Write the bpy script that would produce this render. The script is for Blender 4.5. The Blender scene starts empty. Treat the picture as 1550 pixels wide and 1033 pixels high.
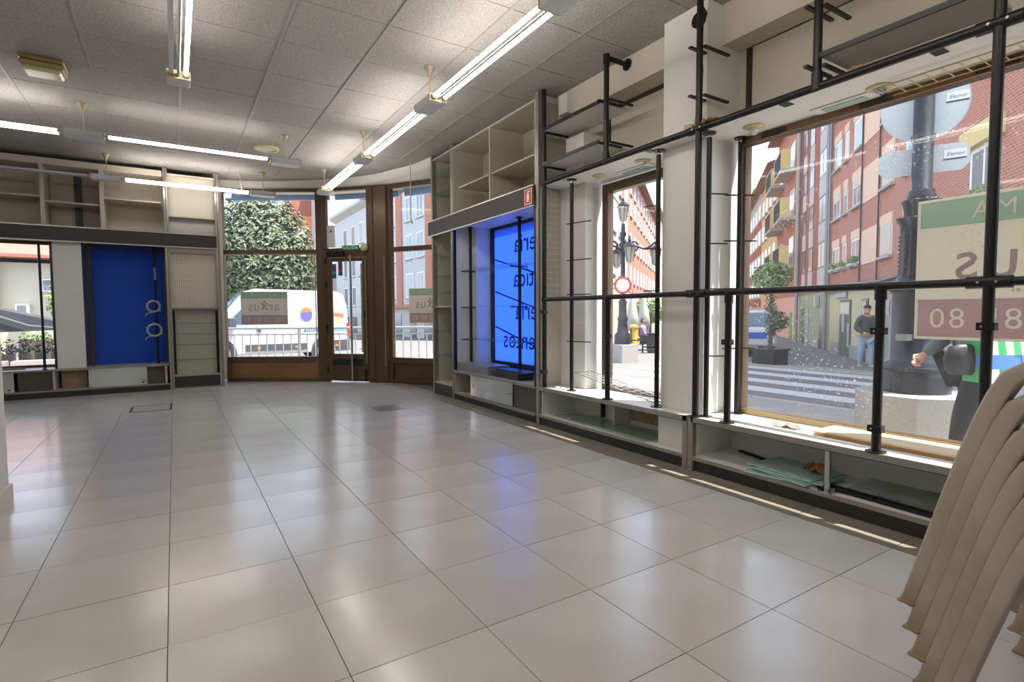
import bpy, bmesh, math, random
from mathutils import Vector, Matrix
random.seed(7)
C = bpy.context.scene.collection
SC = bpy.context.scene

# ------------------------------------------------------------------ camera
CAM_H = 1.0496
cd = bpy.data.cameras.new('camera'); cam = bpy.data.objects.new('camera', cd); C.objects.link(cam)
cd.sensor_width = 36.0; cd.lens = 811.94 / 1550 * 36.0; cd.clip_start = 0.05; cd.clip_end = 400
_r = Vector((0.84619, -0.53285, -0.00539)); _u = Vector((0.03298, 0.04228, 0.99856)); _d = Vector((0.53186, 0.84515, -0.05335))
cam.matrix_world = Matrix(((_r.x, _u.x, -_d.x, 0), (_r.y, _u.y, -_d.y, 0), (_r.z, _u.z, -_d.z, CAM_H), (0, 0, 0, 1)))
SC.camera = cam

# ------------------------------------------------------------------ world, sun, exposure
SUN_DIR = Vector((1.0, -1.0, 3.5)).normalized()          # towards the sun
w = bpy.data.worlds.new('world'); SC.world = w; w.use_nodes = True
nt = w.node_tree; nt.nodes.clear()
wo = nt.nodes.new('ShaderNodeOutputWorld'); bg = nt.nodes.new('ShaderNodeBackground')
sky = nt.nodes.new('ShaderNodeTexSky'); sky.sky_type = 'HOSEK_WILKIE'; sky.sun_direction = SUN_DIR; sky.turbidity = 4.0; sky.ground_albedo = 0.4
hsv = nt.nodes.new('ShaderNodeHueSaturation'); hsv.inputs['Saturation'].default_value = 0.55
nt.links.new(sky.outputs[0], hsv.inputs['Color']); nt.links.new(hsv.outputs[0], bg.inputs['Color'])
SKY_STRENGTH = 5.2
bg.inputs['Strength'].default_value = SKY_STRENGTH
nt.links.new(bg.outputs[0], wo.inputs['Surface'])
sl = bpy.data.lights.new('sun', 'SUN'); sl.energy = 5.5; sl.angle = math.radians(0.6); sl.color = (1.0, 0.96, 0.9)
so = bpy.data.objects.new('sun', sl); C.objects.link(so); so.rotation_euler = SUN_DIR.to_track_quat('Z', 'Y').to_euler(); so.location = (8, -8, 28)
TUBE_STRENGTH = 8.5
vs = SC.view_settings; SC.display_settings.display_device = 'sRGB'
vs.view_transform = 'Standard'; vs.look = 'None'; vs.exposure = 1.4; vs.gamma = 1.0; vs.use_curve_mapping = False
cy = SC.cycles
cy.max_bounces = 10; cy.diffuse_bounces = 5; cy.glossy_bounces = 4; cy.transparent_max_bounces = 16; cy.transmission_bounces = 6
cy.sample_clamp_indirect = 6.0; cy.caustics_reflective = False; cy.caustics_refractive = False

# ------------------------------------------------------------------ materials
MATS = {}
def srgb(h):
    if isinstance(h, str):
        h = tuple(int(h[i:i+2], 16) / 255 for i in (0, 2, 4))
    return tuple(c / 12.92 if c <= 0.04045 else ((c + 0.055) / 1.055) ** 2.4 for c in h) + (1.0,)
def N(nt, t, **k):
    n = nt.nodes.new(t)
    for a, b in k.items():
        if a in n.inputs: n.inputs[a].default_value = b
        else: setattr(n, a, b)
    return n
def mat(name, col, rough=0.5, metal=0.0, spec=0.5, var=0.0, scale=6.0, bump=0.0, bscale=80.0, col2=None, rnd=0.0, stretch=None, coat=0.0, rvar=0.0, detail=4.0):
    """Principled material with noise colour variation, optional per-object variation and fine bump."""
    if name in MATS: return MATS[name]
    m = bpy.data.materials.new(name); m.use_nodes = True; nt = m.node_tree
    b = nt.nodes['Principled BSDF']; L = nt.links.new
    c = srgb(col); b.inputs['Roughness'].default_value = rough; b.inputs['Metallic'].default_value = metal
    b.inputs['Specular IOR Level'].default_value = spec; b.inputs['Base Color'].default_value = c
    b.inputs['Coat Weight'].default_value = coat
    tc = N(nt, 'ShaderNodeTexCoord'); src = tc.outputs['Object']
    if stretch:
        mp = N(nt, 'ShaderNodeMapping'); mp.inputs['Scale'].default_value = stretch; L(src, mp.inputs['Vector']); src = mp.outputs[0]
    out = None
    if var or col2:
        no = N(nt, 'ShaderNodeTexNoise', Scale=scale, Detail=detail, Roughness=0.6); L(src, no.inputs['Vector'])
        mx = N(nt, 'ShaderNodeMix', data_type='RGBA')
        c2 = srgb(col2) if col2 else tuple(max(0, v * (1 - var)) for v in c[:3]) + (1,)
        mx.inputs[6].default_value = c; mx.inputs[7].default_value = c2
        rp = N(nt, 'ShaderNodeMapRange'); rp.inputs[1].default_value = 0.3; rp.inputs[2].default_value = 0.7; rp.interpolation_type = 'SMOOTHSTEP'
        L(no.outputs[0], rp.inputs[0]); L(rp.outputs[0], mx.inputs[0]); out = mx.outputs[2]
        if rvar:
            rr = N(nt, 'ShaderNodeMapRange'); rr.inputs[3].default_value = rough; rr.inputs[4].default_value = min(1, rough + rvar)
            rr.inputs[1].default_value = 0.25; rr.inputs[2].default_value = 0.75; rr.interpolation_type = 'SMOOTHSTEP'
            L(no.outputs[0], rr.inputs[0]); L(rr.outputs[0], b.inputs['Roughness'])
    if rnd:
        oi = N(nt, 'ShaderNodeObjectInfo'); mr = N(nt, 'ShaderNodeMapRange'); mr.inputs[3].default_value = 1 - rnd; mr.inputs[4].default_value = 1.0
        L(oi.outputs['Random'], mr.inputs[0])
        mm = N(nt, 'ShaderNodeMix', data_type='RGBA', blend_type='MULTIPLY'); mm.inputs[0].default_value = 1.0; mm.inputs[6].default_value = c
        if out: L(out, mm.inputs[6])
        cmb = N(nt, 'ShaderNodeCombineColor'); [L(mr.outputs[0], cmb.inputs[i]) for i in range(3)]
        L(cmb.outputs[0], mm.inputs[7]); out = mm.outputs[2]
    if out: L(out, b.inputs['Base Color'])
    if bump:
        nb = N(nt, 'ShaderNodeTexNoise', Scale=bscale, Detail=3.0); L(src, nb.inputs['Vector'])
        bp = N(nt, 'ShaderNodeBump', Strength=bump, Distance=0.01); L(nb.outputs[0], bp.inputs['Height']); L(bp.outputs[0], b.inputs['Normal'])
    MATS[name] = m; return m
def emis(name, col, s):
    if name in MATS: return MATS[name]
    m = bpy.data.materials.new(name); m.use_nodes = True; b = m.node_tree.nodes['Principled BSDF']
    b.inputs['Base Color'].default_value = (0.8, 0.8, 0.8, 1); b.inputs['Emission Color'].default_value = srgb(col); b.inputs['Emission Strength'].default_value = s
    MATS[name] = m; return m
def glass(name, tint=(1, 1, 1), refl=0.06, dust_haze=0.03, speck=0.0, dust_haze_col=(0.9, 0.92, 0.95), rough=0.0, k=1.0):
    """Thin pane: transparent body, Fresnel reflection, washed-out haze painted in with dust, optional dirt specks."""
    if name in MATS: return MATS[name]
    m = bpy.data.materials.new(name); m.use_nodes = True; nt = m.node_tree; nt.nodes.clear(); L = nt.links.new
    o = N(nt, 'ShaderNodeOutputMaterial'); tr = N(nt, 'ShaderNodeBsdfTransparent'); tr.inputs[0].default_value = tuple(tint) + (1,)
    gl = N(nt, 'ShaderNodeBsdfGlossy'); gl.inputs['Roughness'].default_value = rough
    lw = N(nt, 'ShaderNodeLayerWeight'); lw.inputs['Blend'].default_value = 0.5
    pw = N(nt, 'ShaderNodeMath', operation='POWER'); pw.inputs[1].default_value = 5.0; L(lw.outputs['Facing'], pw.inputs[0])
    ml = N(nt, 'ShaderNodeMath', operation='MULTIPLY_ADD'); ml.inputs[1].default_value = 0.5*k; ml.inputs[2].default_value = 0.010*k; L(pw.outputs[0], ml.inputs[0])
    mx = N(nt, 'ShaderNodeMixShader'); L(ml.outputs[0], mx.inputs[0]); L(tr.outputs[0], mx.inputs[1]); L(gl.outputs[0], mx.inputs[2])
    last = mx.outputs[0]
    if dust_haze or speck:
        tl = N(nt, 'ShaderNodeBsdfTranslucent'); tl.inputs[0].default_value = tuple(dust_haze_col) + (1,)
        df = N(nt, 'ShaderNodeBsdfDiffuse'); df.inputs[0].default_value = tuple(dust_haze_col) + (1,)
        md = N(nt, 'ShaderNodeMixShader'); md.inputs[0].default_value = 0.4; L(tl.outputs[0], md.inputs[1]); L(df.outputs[0], md.inputs[2])
        m2 = N(nt, 'ShaderNodeMixShader'); m2.inputs[0].default_value = dust_haze
        if speck:
            tc = N(nt, 'ShaderNodeTexCoord'); no = N(nt, 'ShaderNodeTexNoise', Scale=70.0, Detail=2.0); L(tc.outputs['Object'], no.inputs['Vector'])
            n2 = N(nt, 'ShaderNodeTexNoise', Scale=2.2, Detail=2.0); L(tc.outputs['Object'], n2.inputs['Vector'])
            r1 = N(nt, 'ShaderNodeMapRange'); r1.inputs[1].default_value = 0.63; r1.inputs[2].default_value = 0.70; r1.inputs[4].default_value = speck; L(no.outputs[0], r1.inputs[0])
            r2 = N(nt, 'ShaderNodeMapRange'); r2.inputs[1].default_value = 0.5; r2.inputs[2].default_value = 0.62; L(n2.outputs[0], r2.inputs[0])
            mu = N(nt, 'ShaderNodeMath', operation='MULTIPLY'); L(r1.outputs[0], mu.inputs[0]); L(r2.outputs[0], mu.inputs[1])
            ad = N(nt, 'ShaderNodeMath', operation='ADD'); ad.inputs[1].default_value = dust_haze; L(mu.outputs[0], ad.inputs[0]); L(ad.outputs[0], m2.inputs[0])
        L(last, m2.inputs[1]); L(md.outputs[0], m2.inputs[2]); last = m2.outputs[0]
    L(last, o.inputs[0]); MATS[name] = m; return m
def film(name, col, trans=0.5, clear=0.0, rough=0.6):
    """Translucent plastic sheet."""
    if name in MATS: return MATS[name]
    m = bpy.data.materials.new(name); m.use_nodes = True; nt = m.node_tree; nt.nodes.clear(); L = nt.links.new
    o = N(nt, 'ShaderNodeOutputMaterial'); c = srgb(col)
    df = N(nt, 'ShaderNodeBsdfDiffuse'); df.inputs[0].default_value = c
    tl = N(nt, 'ShaderNodeBsdfTranslucent'); tl.inputs[0].default_value = c
    mx = N(nt, 'ShaderNodeMixShader'); mx.inputs[0].default_value = trans; L(df.outputs[0], mx.inputs[1]); L(tl.outputs[0], mx.inputs[2]); last = mx.outputs[0]
    if clear:
        tr = N(nt, 'ShaderNodeBsdfTransparent'); tr.inputs[0].default_value = c
        m3 = N(nt, 'ShaderNodeMixShader'); m3.inputs[0].default_value = clear; L(last, m3.inputs[1]); L(tr.outputs[0], m3.inputs[2]); last = m3.outputs[0]
    L(last, o.inputs[0]); MATS[name] = m; return m

# ------------------------------------------------------------------ mesh helpers
class MB:
    def __init__(s): s.v = []; s.f = []; s.sm = []
    def add(s, vs_, fs, smooth=False):
        o = len(s.v); s.v += [tuple(p) for p in vs_]; s.f += [tuple(i + o for i in f) for f in fs]; s.sm += [smooth] * len(fs); return s
    def box(s, x0, x1, y0, y1, z0, z1):
        if x0 > x1: x0, x1 = x1, x0
        if y0 > y1: y0, y1 = y1, y0
        if z0 > z1: z0, z1 = z1, z0
        return s.add([(x0,y0,z0),(x1,y0,z0),(x1,y1,z0),(x0,y1,z0),(x0,y0,z1),(x1,y0,z1),(x1,y1,z1),(x0,y1,z1)],
                     [(0,3,2,1),(4,5,6,7),(0,1,5,4),(1,2,6,5),(2,3,7,6),(3,0,4,7)])
    def obox(s, a, b, wd, h, up=(0, 0, 1)):
        """Bar from a to b, width wd sideways and height h along up."""
        a = Vector(a); b = Vector(b); t = (b - a).normalized(); u = Vector(up); sd = t.cross(u).normalized(); u = sd.cross(t).normalized()
        P = [e + sd * (i * wd / 2) + u * (j * h / 2) for e in (a, b) for i, j in ((-1,-1),(1,-1),(1,1),(-1,1))]
        return s.add(P, [(0,1,2,3),(7,6,5,4),(0,4,5,1),(1,5,6,2),(2,6,7,3),(3,7,4,0)])
    def tube(s, pts, r, n=10, caps=True, closed=False):
        pts = [Vector(p) for p in pts]; k = len(pts); rs = r if isinstance(r, (list, tuple)) else [r] * k
        rings = []; ref = None
        for i, p in enumerate(pts):
            if closed: t = pts[(i+1) % k] - pts[i-1]
            else: t = pts[min(i+1, k-1)] - pts[max(i-1, 0)]
            t.normalize()
            if ref is None: ref = Vector((0, 0, 1)) if abs(t.z) < 0.9 else Vector((1, 0, 0))
            a = t.cross(ref).normalized(); b = a.cross(t).normalized(); ref = b
            rings.append([p + (a * math.cos(q) + b * math.sin(q)) * rs[i] for q in (2*math.pi*j/n for j in range(n))])
        vs_ = [v for R_ in rings for v in R_]; fs = []
        for i in range(k if closed else k-1):
            i2 = (i+1) % k
            for j in range(n): fs.append((i*n+j, i*n+(j+1) % n, i2*n+(j+1) % n, i2*n+j))
        s.add(vs_, fs, True)
        if caps and not closed:
            s.add(rings[0], [tuple(range(n))]); s.add(rings[-1], [tuple(range(n))[::-1]])
        return s
    def cyl(s, x, y, z0, z1, r, n=14): return s.tube([(x, y, z0), (x, y, z1)], r, n)
    def lathe(s, prof, n=20, c=(0, 0, 0), smooth=True, flute=0, fa=0.0):
        vs_ = []; fs = []
        for (r, z) in prof:
            for j in range(n):
                q = 2*math.pi*j/n; rr = r * (1 + fa * math.cos(flute*q)) if flute else r
                vs_.append((c[0]+rr*math.cos(q), c[1]+rr*math.sin(q), c[2]+z))
        for i in range(len(prof)-1):
            for j in range(n): fs.append((i*n+j, i*n+(j+1) % n, (i+1)*n+(j+1) % n, (i+1)*n+j))
        s.add(vs_, fs, smooth)
        s.add(vs_[:n], [tuple(range(n))[::-1]]); s.add(vs_[-n:], [tuple(range(n))]); return s
    def prism(s, poly, d, a=(1,0,0), b=(0,0,1), o=(0,0,0)):
        """Polygon in the plane (a, b) through o, extruded by vector d."""
        a, b, o, d = Vector(a), Vector(b), Vector(o), Vector(d)
        P = [o + a*p[0] + b*p[1] for p in poly]; n = len(P)
        return s.add(P + [p + d for p in P], [tuple(range(n))[::-1], tuple(range(n, 2*n))] + [(i, (i+1) % n, n+(i+1) % n, n+i) for i in range(n)])
    def mesh(s, name):
        me = bpy.data.meshes.new(name); me.from_pydata(s.v, [], s.f); me.polygons.foreach_set('use_smooth', s.sm)
        bm = bmesh.new(); bm.from_mesh(me); bmesh.ops.recalc_face_normals(bm, faces=bm.faces); bm.to_mesh(me); bm.free()
        me.update(); return me
    def build(s, name, m=None, parent=None, off=None, bevel=0.0, seg=1):
        """off: world origin subtracted from the vertices (defaults to the parent's accumulated location)."""
        if off is None: off = WLOC.get(parent.name, Vector()) if parent else None
        if off is not None and off.length > 0:
            s.v = [(p[0]-off.x, p[1]-off.y, p[2]-off.z) for p in s.v]
        o = bpy.data.objects.new(name, s.mesh(name)); C.objects.link(o)
        if m: o.data.materials.append(m)
        if parent: o.parent = parent; WLOC[o.name] = off if off is not None else Vector()
        if bevel:
            md = o.modifiers.new('bevel', 'BEVEL'); md.width = bevel; md.segments = seg; md.limit_method = 'ANGLE'
        return o
WLOC = {}
def tag(o, label=None, cat=None, group=None, kind=None):
    if label: o['label'] = label
    if cat: o['category'] = cat
    if group: o['group'] = group
    if kind: o['kind'] = kind
    return o
def thing(name, label, cat, loc=(0, 0, 0), rz=0.0, group=None):
    o = bpy.data.objects.new(name, None); C.objects.link(o); o.location = loc; o.rotation_euler = (0, 0, rz); o.empty_display_size = 0.1
    WLOC[o.name] = Vector(loc) if abs(rz) < 1e-9 else Vector()      # rotated things take local coordinates
    return tag(o, label, cat, group)
def struct(name, rz=0.0, loc=(0, 0, 0)):
    o = bpy.data.objects.new(name, None); C.objects.link(o); o.location = loc; o.rotation_euler = (0, 0, rz); o['kind'] = 'structure'
    WLOC[o.name] = Vector(loc) if abs(rz) < 1e-9 else Vector(); return o
def bx(name, m, parent, x0, x1, y0, y1, z0, z1, bevel=0.0):
    return MB().box(x0, x1, y0, y1, z0, z1).build(name, m, parent, bevel=bevel)
def S_(name, mb, m): return tag(mb.build(name, m), kind='structure')
def copy_tree(o, parent=None):
    c = o.copy(); C.objects.link(c); c.parent = parent
    WLOC[c.name] = WLOC.get(o.name, Vector())
    for ch in list(o.children): copy_tree(ch, c)
    return c
def text_mesh(name, txt, size, m, parent=None, loc=(0, 0, 0), rot=(0, 0, 0), sx=1.0, align='CENTER', extrude=0.0008, spacing=1.0, shear=0.0):
    cu = bpy.data.curves.new(name, 'FONT'); cu.body = txt; cu.size = size; cu.align_x = align; cu.align_y = 'CENTER'; cu.extrude = extrude; cu.space_character = spacing; cu.resolution_u = 3; cu.shear = shear
    t = bpy.data.objects.new(name, cu); C.objects.link(t)
    dg = bpy.context.evaluated_depsgraph_get(); me = bpy.data.meshes.new_from_object(t.evaluated_get(dg))
    bpy.data.objects.remove(t); bpy.data.curves.remove(cu)
    o = bpy.data.objects.new(name, me); C.objects.link(o); me.materials.clear(); me.materials.append(m)
    if sx < 0:
        for v in me.vertices: v.co.x *= -1
        me.flip_normals()
    if parent: o.parent = parent
    o.location = loc; o.rotation_euler = rot; WLOC[o.name] = Vector(); return o

PI = math.pi
M = dict(
    tile=mat('floor_tile_glaze', 'cbcac8', 0.15, spec=0.6, col2='c2bfbb', scale=1.6, rnd=0.05, rvar=0.07, bump=0.012, bscale=14, detail=3.0),
    grout=mat('grout', '6f6861', 0.9),
    ceil=mat('ceiling_tile_mineral', 'b8b4ae', 0.95, spec=0.1, var=0.38, scale=100.0, bump=0.6, bscale=100.0, rnd=0.05),
    rail=mat('ceiling_rail_paint', '9a9691', 0.6),
    wallw=mat('white_wall_paint', 'dddbd6', 0.85, spec=0.2, var=0.04, scale=3, bump=0.15, bscale=60),
    wallc=mat('cream_wall_paint', 'cdc5b6', 0.85, spec=0.2, var=0.06, scale=3),
    lam=mat('beige_laminate', 'beb6a6', 0.5, var=0.05, scale=5),
    lamw=mat('white_laminate', 'dfdfdb', 0.42, var=0.04, scale=4),
    grey=mat('grey_panel', 'a9a59d', 0.55, var=0.05),
    char=mat('charcoal_laminate', '35332f', 0.42, var=0.15, scale=8),
    blk=mat('black_steel', '1d1c1c', 0.38, metal=0.3, spec=0.5),
    alu=mat('brushed_aluminium', 'b4b0a8', 0.28, metal=0.9),
    alum=mat('matt_aluminium', '9a958c', 0.45, metal=0.6),
    chrome=mat('steel', 'c8c8c6', 0.15, metal=1.0),
    brown=mat('bronze_anodised', '66523f', 0.36, metal=0.35, var=0.2, scale=3),
    brownp=mat('bronze_panel', '9c734a', 0.4, metal=0.25, var=0.2, scale=2),
    shelfglass=glass('shelf_glass', (0.80, 0.92, 0.88), dust_haze=0.05),
    pane=glass('window_pane', (0.985, 0.99, 0.99), dust_haze=0.014),  # pale film paints in the washed-out haze of the view outside
    paned=glass('dusty_hazy_pane', (0.985, 0.99, 0.99), dust_haze=0.015, speck=0.30),
    mirror=mat('mirror', 'dfe6e4', 0.05, metal=1.0),
    tubeon=emis('fluorescent_tube_lit', 'fff8f0', TUBE_STRENGTH),
    tubeoff=mat('fluorescent_tube_dark', 'c9cdd2', 0.25),
    fixt=mat('fixture_white_plastic', 'd3d6d8', 0.4),
    fixy=mat('fixture_yellowed_plastic', 'cdbd93', 0.45),
    brass=mat('dull_brass_cup', 'b5a888', 0.4, metal=0.2),
)
# ================================================================== the setting
ZC = 3.06
XF = 2.85            # front plane of the right-hand display units
YB = 8.80            # front plane of the back units
# ---- floor: slab of grout with every tile laid on it
FT = 0.45; FX0 = -0.5009; FY0 = 1.9689
floor = S_('floor', MB().box(-5.2, 3.4, -4.2, 9.75, -0.14, -0.004), M['grout'])
_tile = MB().box(-FT/2+0.0016, FT/2-0.0016, -FT/2+0.0016, FT/2-0.0016, -0.012, 0.0).mesh('floor_tile')
_tile.materials.append(M['tile'])
nt_ = 0
rest = MB()
rng = random.Random(3)
def inside(x, y):
    return -2.6 < x < 3.1 and y < 9.5 and (y > 0.6*x*0 + (-0.62*x + 0.2 if x > 0 else 1.2))
for i in range(-11, 9):
    for j in range(-14, 19):
        cx = FX0 + (i + 0.5) * FT; cy_ = FY0 + (j + 0.5) * FT
        x1 = cx + FT/2; y1 = cy_ + FT/2
        if cy_ > 9.6 or cx > 2.75: continue
        # in the view of the photograph: an object of its own, else part of the joined rest
        if j >= -5 and -6 <= i <= 6 and (cx*0.846 - cy_*0.533) < 1.1*(cx*0.532 + cy_*0.845) and (cx*0.846 - cy_*0.533) > -1.15*(cx*0.532 + cy_*0.845) and not (cx < -0.9 and cy_ < 3.8):
            o = bpy.data.objects.new('floor_tile', _tile); C.objects.link(o); o.parent = floor
            o.location = (cx, cy_, rng.uniform(-0.0006, 0.0006)); o.rotation_euler = (rng.uniform(-.0012, .0012), rng.uniform(-.0012, .0012), 0); nt_ += 1
        else:
            rest.box(cx-FT/2+0.0016, x1-0.0016, cy_-FT/2+0.0016, y1-0.0016, -0.012, 0.0)
rest.build('floor_tile_field', M['tile'], floor)['kind'] = 'stuff'
# narrow darker border tiles along the display plinth
M['bord'] = mat('border_tile', '8d8478', 0.45, var=0.15, scale=4)
for j in range(-4, 14):
    bx('border_tile', M['bord'], floor, FX0 + 7*FT + 0.003, XF + 0.03, FY0 + j*FT + 0.002, FY0 + (j+1)*FT - 0.002, -0.012, 0.0005)

# ---- suspended ceiling: slab, rails and every tile
CT = 0.6155; CTY = CT * 1.009; CX0 = 0.730; CY0 = 3.726
ceiling = S_('ceiling', MB().box(-5.2, 3.335, -4.2, 9.6, ZC + 0.014, ZC + 0.25), M['grout'])
_ct = MB().box(-CT/2+0.009, CT/2-0.009, -CTY/2+0.004, CTY/2-0.004, 0.002, 0.014).mesh('ceiling_tile'); _ct.materials.append(M['ceil'])
crest = MB()
for i in range(-9, 5):
    for j in range(-12, 10):
        cx = CX0 + (i+0.5)*CT; cy_ = CY0 + (j+0.5)*CTY
        if cy_ + CTY/2 > 9.72 or cx > 3.3: continue
        d_ = cx*0.532 + cy_*0.845
        if d_ > 1.5 and abs(cx*0.846 - cy_*0.533) < 1.1*d_ + 0.3 and (ZC-1.05) < 0.82*d_:
            o = bpy.data.objects.new('ceiling_tile', _ct); C.objects.link(o); o.parent = ceiling; o.location = (cx, cy_, ZC + rng.uniform(0, 0.002))
        else: crest.box(cx-CT/2+0.009, cx+CT/2-0.009, cy_-CTY/2+0.004, cy_+CTY/2-0.004, ZC+0.002, ZC+0.014)
crest.build('ceiling_tile_field', M['ceil'], ceiling)['kind'] = 'stuff'
for i in range(-9, 6):
    x = CX0 + i*CT
    if x < 3.3: bx('ceiling_rail', M['rail'], ceiling, x-0.010, x+0.010, -4.2, 9.7, ZC-0.003, ZC+0.013)

# ---- left partition end with its baseboard, far walls that close the room
wl = S_('wall_left', MB().box(-1.35, -0.83, 3.0, 4.085, 0, ZC), M['wallw'])
S_('baseboard_left', MB().box(-1.36, -0.815, 2.99, 4.10, 0, 0.085), mat('white_baseboard', 'd6d2ca', 0.5))
S_('wall_side', MB().box(-5.2, -5.0, -4.2, 9.6, 0, ZC), M['wallw'])
S_('wall_front', MB().box(-5.2, 3.4, -4.2, -4.0, 0, ZC), M['wallw'])

# ---- back wall behind the shelving, with the window openings
wb = MB()
YW = 9.22
wb.box(-5.0, -3.2, YW, YW+0.14, 0, ZC).box(-3.2, 0.66, YW, YW+0.14, 0, 0.34).box(-3.2, 0.66, YW, YW+0.14, 2.02, ZC)
wb.box(-1.30, -0.97, YW, YW+0.14, 0.34, 2.02).box(-0.08, 0.66, YW, YW+0.14, 0.34, 2.02)
S_('wall_back', wb, M['wallc'])

# ---- right wall: piers, sill zone, beams and upper infill
XG = 3.28
wr = MB()
wr.box(3.30, 3.335, 5.68, 7.05, 0, ZC)                     # pier at the glass column
wr.box(3.30, 3.335, 4.08, 5.68, 0, 0.46).box(3.30, 3.335, 4.08, 5.68, 2.10, ZC)
wr.box(3.305, 3.335, 3.70, 4.75, 0, ZC)
wr.box(3.305, 3.335, -0.35, 3.70, 0, 0.35)
wr.box(3.30, 3.335, -4.0, -0.35, 0, ZC)
S_('wall_right', wr, M['wallc'])
# plastered column between the two display windows
S_('wall_column', MB().box(2.975, 3.335, 2.335, 2.70, 0.3595, ZC), M['wallw'])
S_('trim_2', MB().box(3.10, 3.335, 2.70, 4.10, 2.83, ZC).box(3.12, 3.335, -1.0, 2.335, 2.80, ZC), M['wallc'])   # beams under the ceiling
# side pier of the middle display window, with its jamb
S_('wall_jamb', MB().box(3.10, 3.335, 3.70, 4.06, 0.3595, 2.19), M['wallw'])
S_('trim_1', MB().box(2.875, 3.335, 2.70, 4.05, 2.19, 2.235).box(2.875, 3.335, -0.6, 2.335, 2.19, 2.235).box(2.875, 2.975, 2.335, 2.70, 2.19, 2.235), M['lamw'])    # soffit board over the windows
# small plaster boxes high in the corner
S_('trim_3', MB().box(3.02, 3.15, 3.86, 3.98, 2.83, 3.0), M['wallw'])
S_('trim_4', MB().box(3.08, 3.335, 3.70, 3.95, 2.24, 2.62), M['wallw'])

# ---- window frames and panes of the right wall
def window(name, x, y0, y1, z0, z1, m, fw=0.05, glassm=None, deep=0.06):
    f = MB().box(x-deep/2, x+deep/2, y0-fw, y0, z0-fw, z1+fw).box(x-deep/2, x+deep/2, y1, y1+fw, z0-fw, z1+fw)
    f.box(x-deep/2, x+deep/2, y0, y1, z0-fw, z0).box(x-deep/2, x+deep/2, y0, y1, z1, z1+fw)
    r = struct(name, loc=(x, (y0+y1)/2, z0-fw)); f.build('window_frame', m, r, bevel=0.004)
    if glassm: bx('pane', glassm, r, x-0.004, x+0.004, y0, y1, z0, z1)
    return r
w1 = window('window_1', 3.27, 0.0, 2.225, 0.395, 2.145, M['brown'], 0.05, M['paned'], 0.07)
bx('rail_cover', mat('bronze_light', '8a6a4c', 0.4, metal=0.25), w1, 3.215, 3.234, -0.05, 2.27, 2.145, 2.188)
for y in (2.10, 1.52, 1.02): bx('track_slot', M['char'], w1, 3.208, 3.2155, y-0.16, y, 2.152, 2.18)
bx('sill_bead', mat('brass_bead', '9a875f', 0.4, metal=0.4), w1, 3.225, 3.236, 0.0, 2.225, 0.352, 0.392)
w2 = window('window_2', 3.27, 2.72, 3.56, 0.40, 2.09, M['brown'], 0.075, M['pane'], 0.07)
w3 = window('window_3', 3.30, 4.62, 5.63, 0.47, 2.03, mat('dark_frame', '2b2622', 0.45), 0.07, None, 0.06)
# upper infill panels with dark frames above the soffit
for n, (y0, y1) in enumerate(((2.70, 3.70), (-0.5, 2.335))):
    r = struct('window_%d' % (4+n), loc=(3.33, (y0+y1)/2, 2.25))
    bx('infill_panel', M['wallc'], r, 3.31, 3.335, y0, y1, 2.20, ZC)
    fr = MB().box(3.295, 3.325, y0, y1-0.06, 2.80, 2.845).box(3.295, 3.325, y1-0.095, y1-0.06, 2.245, 2.80).box(3.295, 3.325, y0, y0+0.035, 2.245, 2.80)
    fr.build('panel_frame', mat('dark_bronze', '3b2f26', 0.45, metal=0.2), r)

# ---- back windows
wl_ = MB()
r = struct('window_6', loc=(-2.2, YW+0.1, 0.36))
fr = MB().box(-3.2, -3.14, YW+0.06, YW+0.13, 0.36, 2.0).box(-1.36, -1.30, YW+0.06, YW+0.13, 0.36, 2.0).box(-3.14, -1.36, YW+0.06, YW+0.13, 0.34, 0.39).box(-3.14, -1.36, YW+0.06, YW+0.13, 1.97, 2.02)
fr.build('window_frame', M['brown'], r); bx('pane', M['pane'], r, -3.14, -1.36, YW+0.09, YW+0.098, 0.39, 1.97)
r = struct('window_7', loc=(-0.5, YW+0.1, 0.36))
fr = MB().box(-0.97, -0.925, YW-0.02, YW+0.13, 0.34, 2.02).box(-0.12, -0.08, YW+0.06, YW+0.13, 0.34, 2.02).box(-0.925, -0.12, YW+0.06, YW+0.13, 0.34, 0.39).box(-0.925, -0.12, YW+0.06, YW+0.13, 1.97, 2.02)
fr.build('window_frame', M['brown'], r); bx('pane', M['pane'], r, -0.925, -0.12, YW+0.105, YW+0.112, 0.39, 1.97)

# ---- curved bulkhead over the entrance corner
def curve_pts(P, n=6):
    out = []
    P = [Vector(p) for p in P]
    for i in range(len(P)-1):
        p0 = P[max(i-1, 0)]; p1 = P[i]; p2 = P[i+1]; p3 = P[min(i+2, len(P)-1)]
        for k in range(n):
            t = k/n
            out.append(0.5*((2*p1)+(p2-p0)*t+(2*p0-5*p1+4*p2-p3)*t*t+(3*p1-p0-3*p2+p3)*t**3))
    out.append(P[-1]); return out
inner = curve_pts([(0.50, 9.27, 0), (1.0, 9.10, 0), (1.45, 8.83, 0), (2.02, 8.37, 0), (2.45, 7.84, 0), (2.66, 7.36, 0), (2.80, 6.95, 0), (2.88, 6.45, 0)])
outer = [(0.50, 9.75), (3.75, 9.75), (3.75, 6.45)]
bk = MB()
n = len(inner)
zb = 2.945
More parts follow.
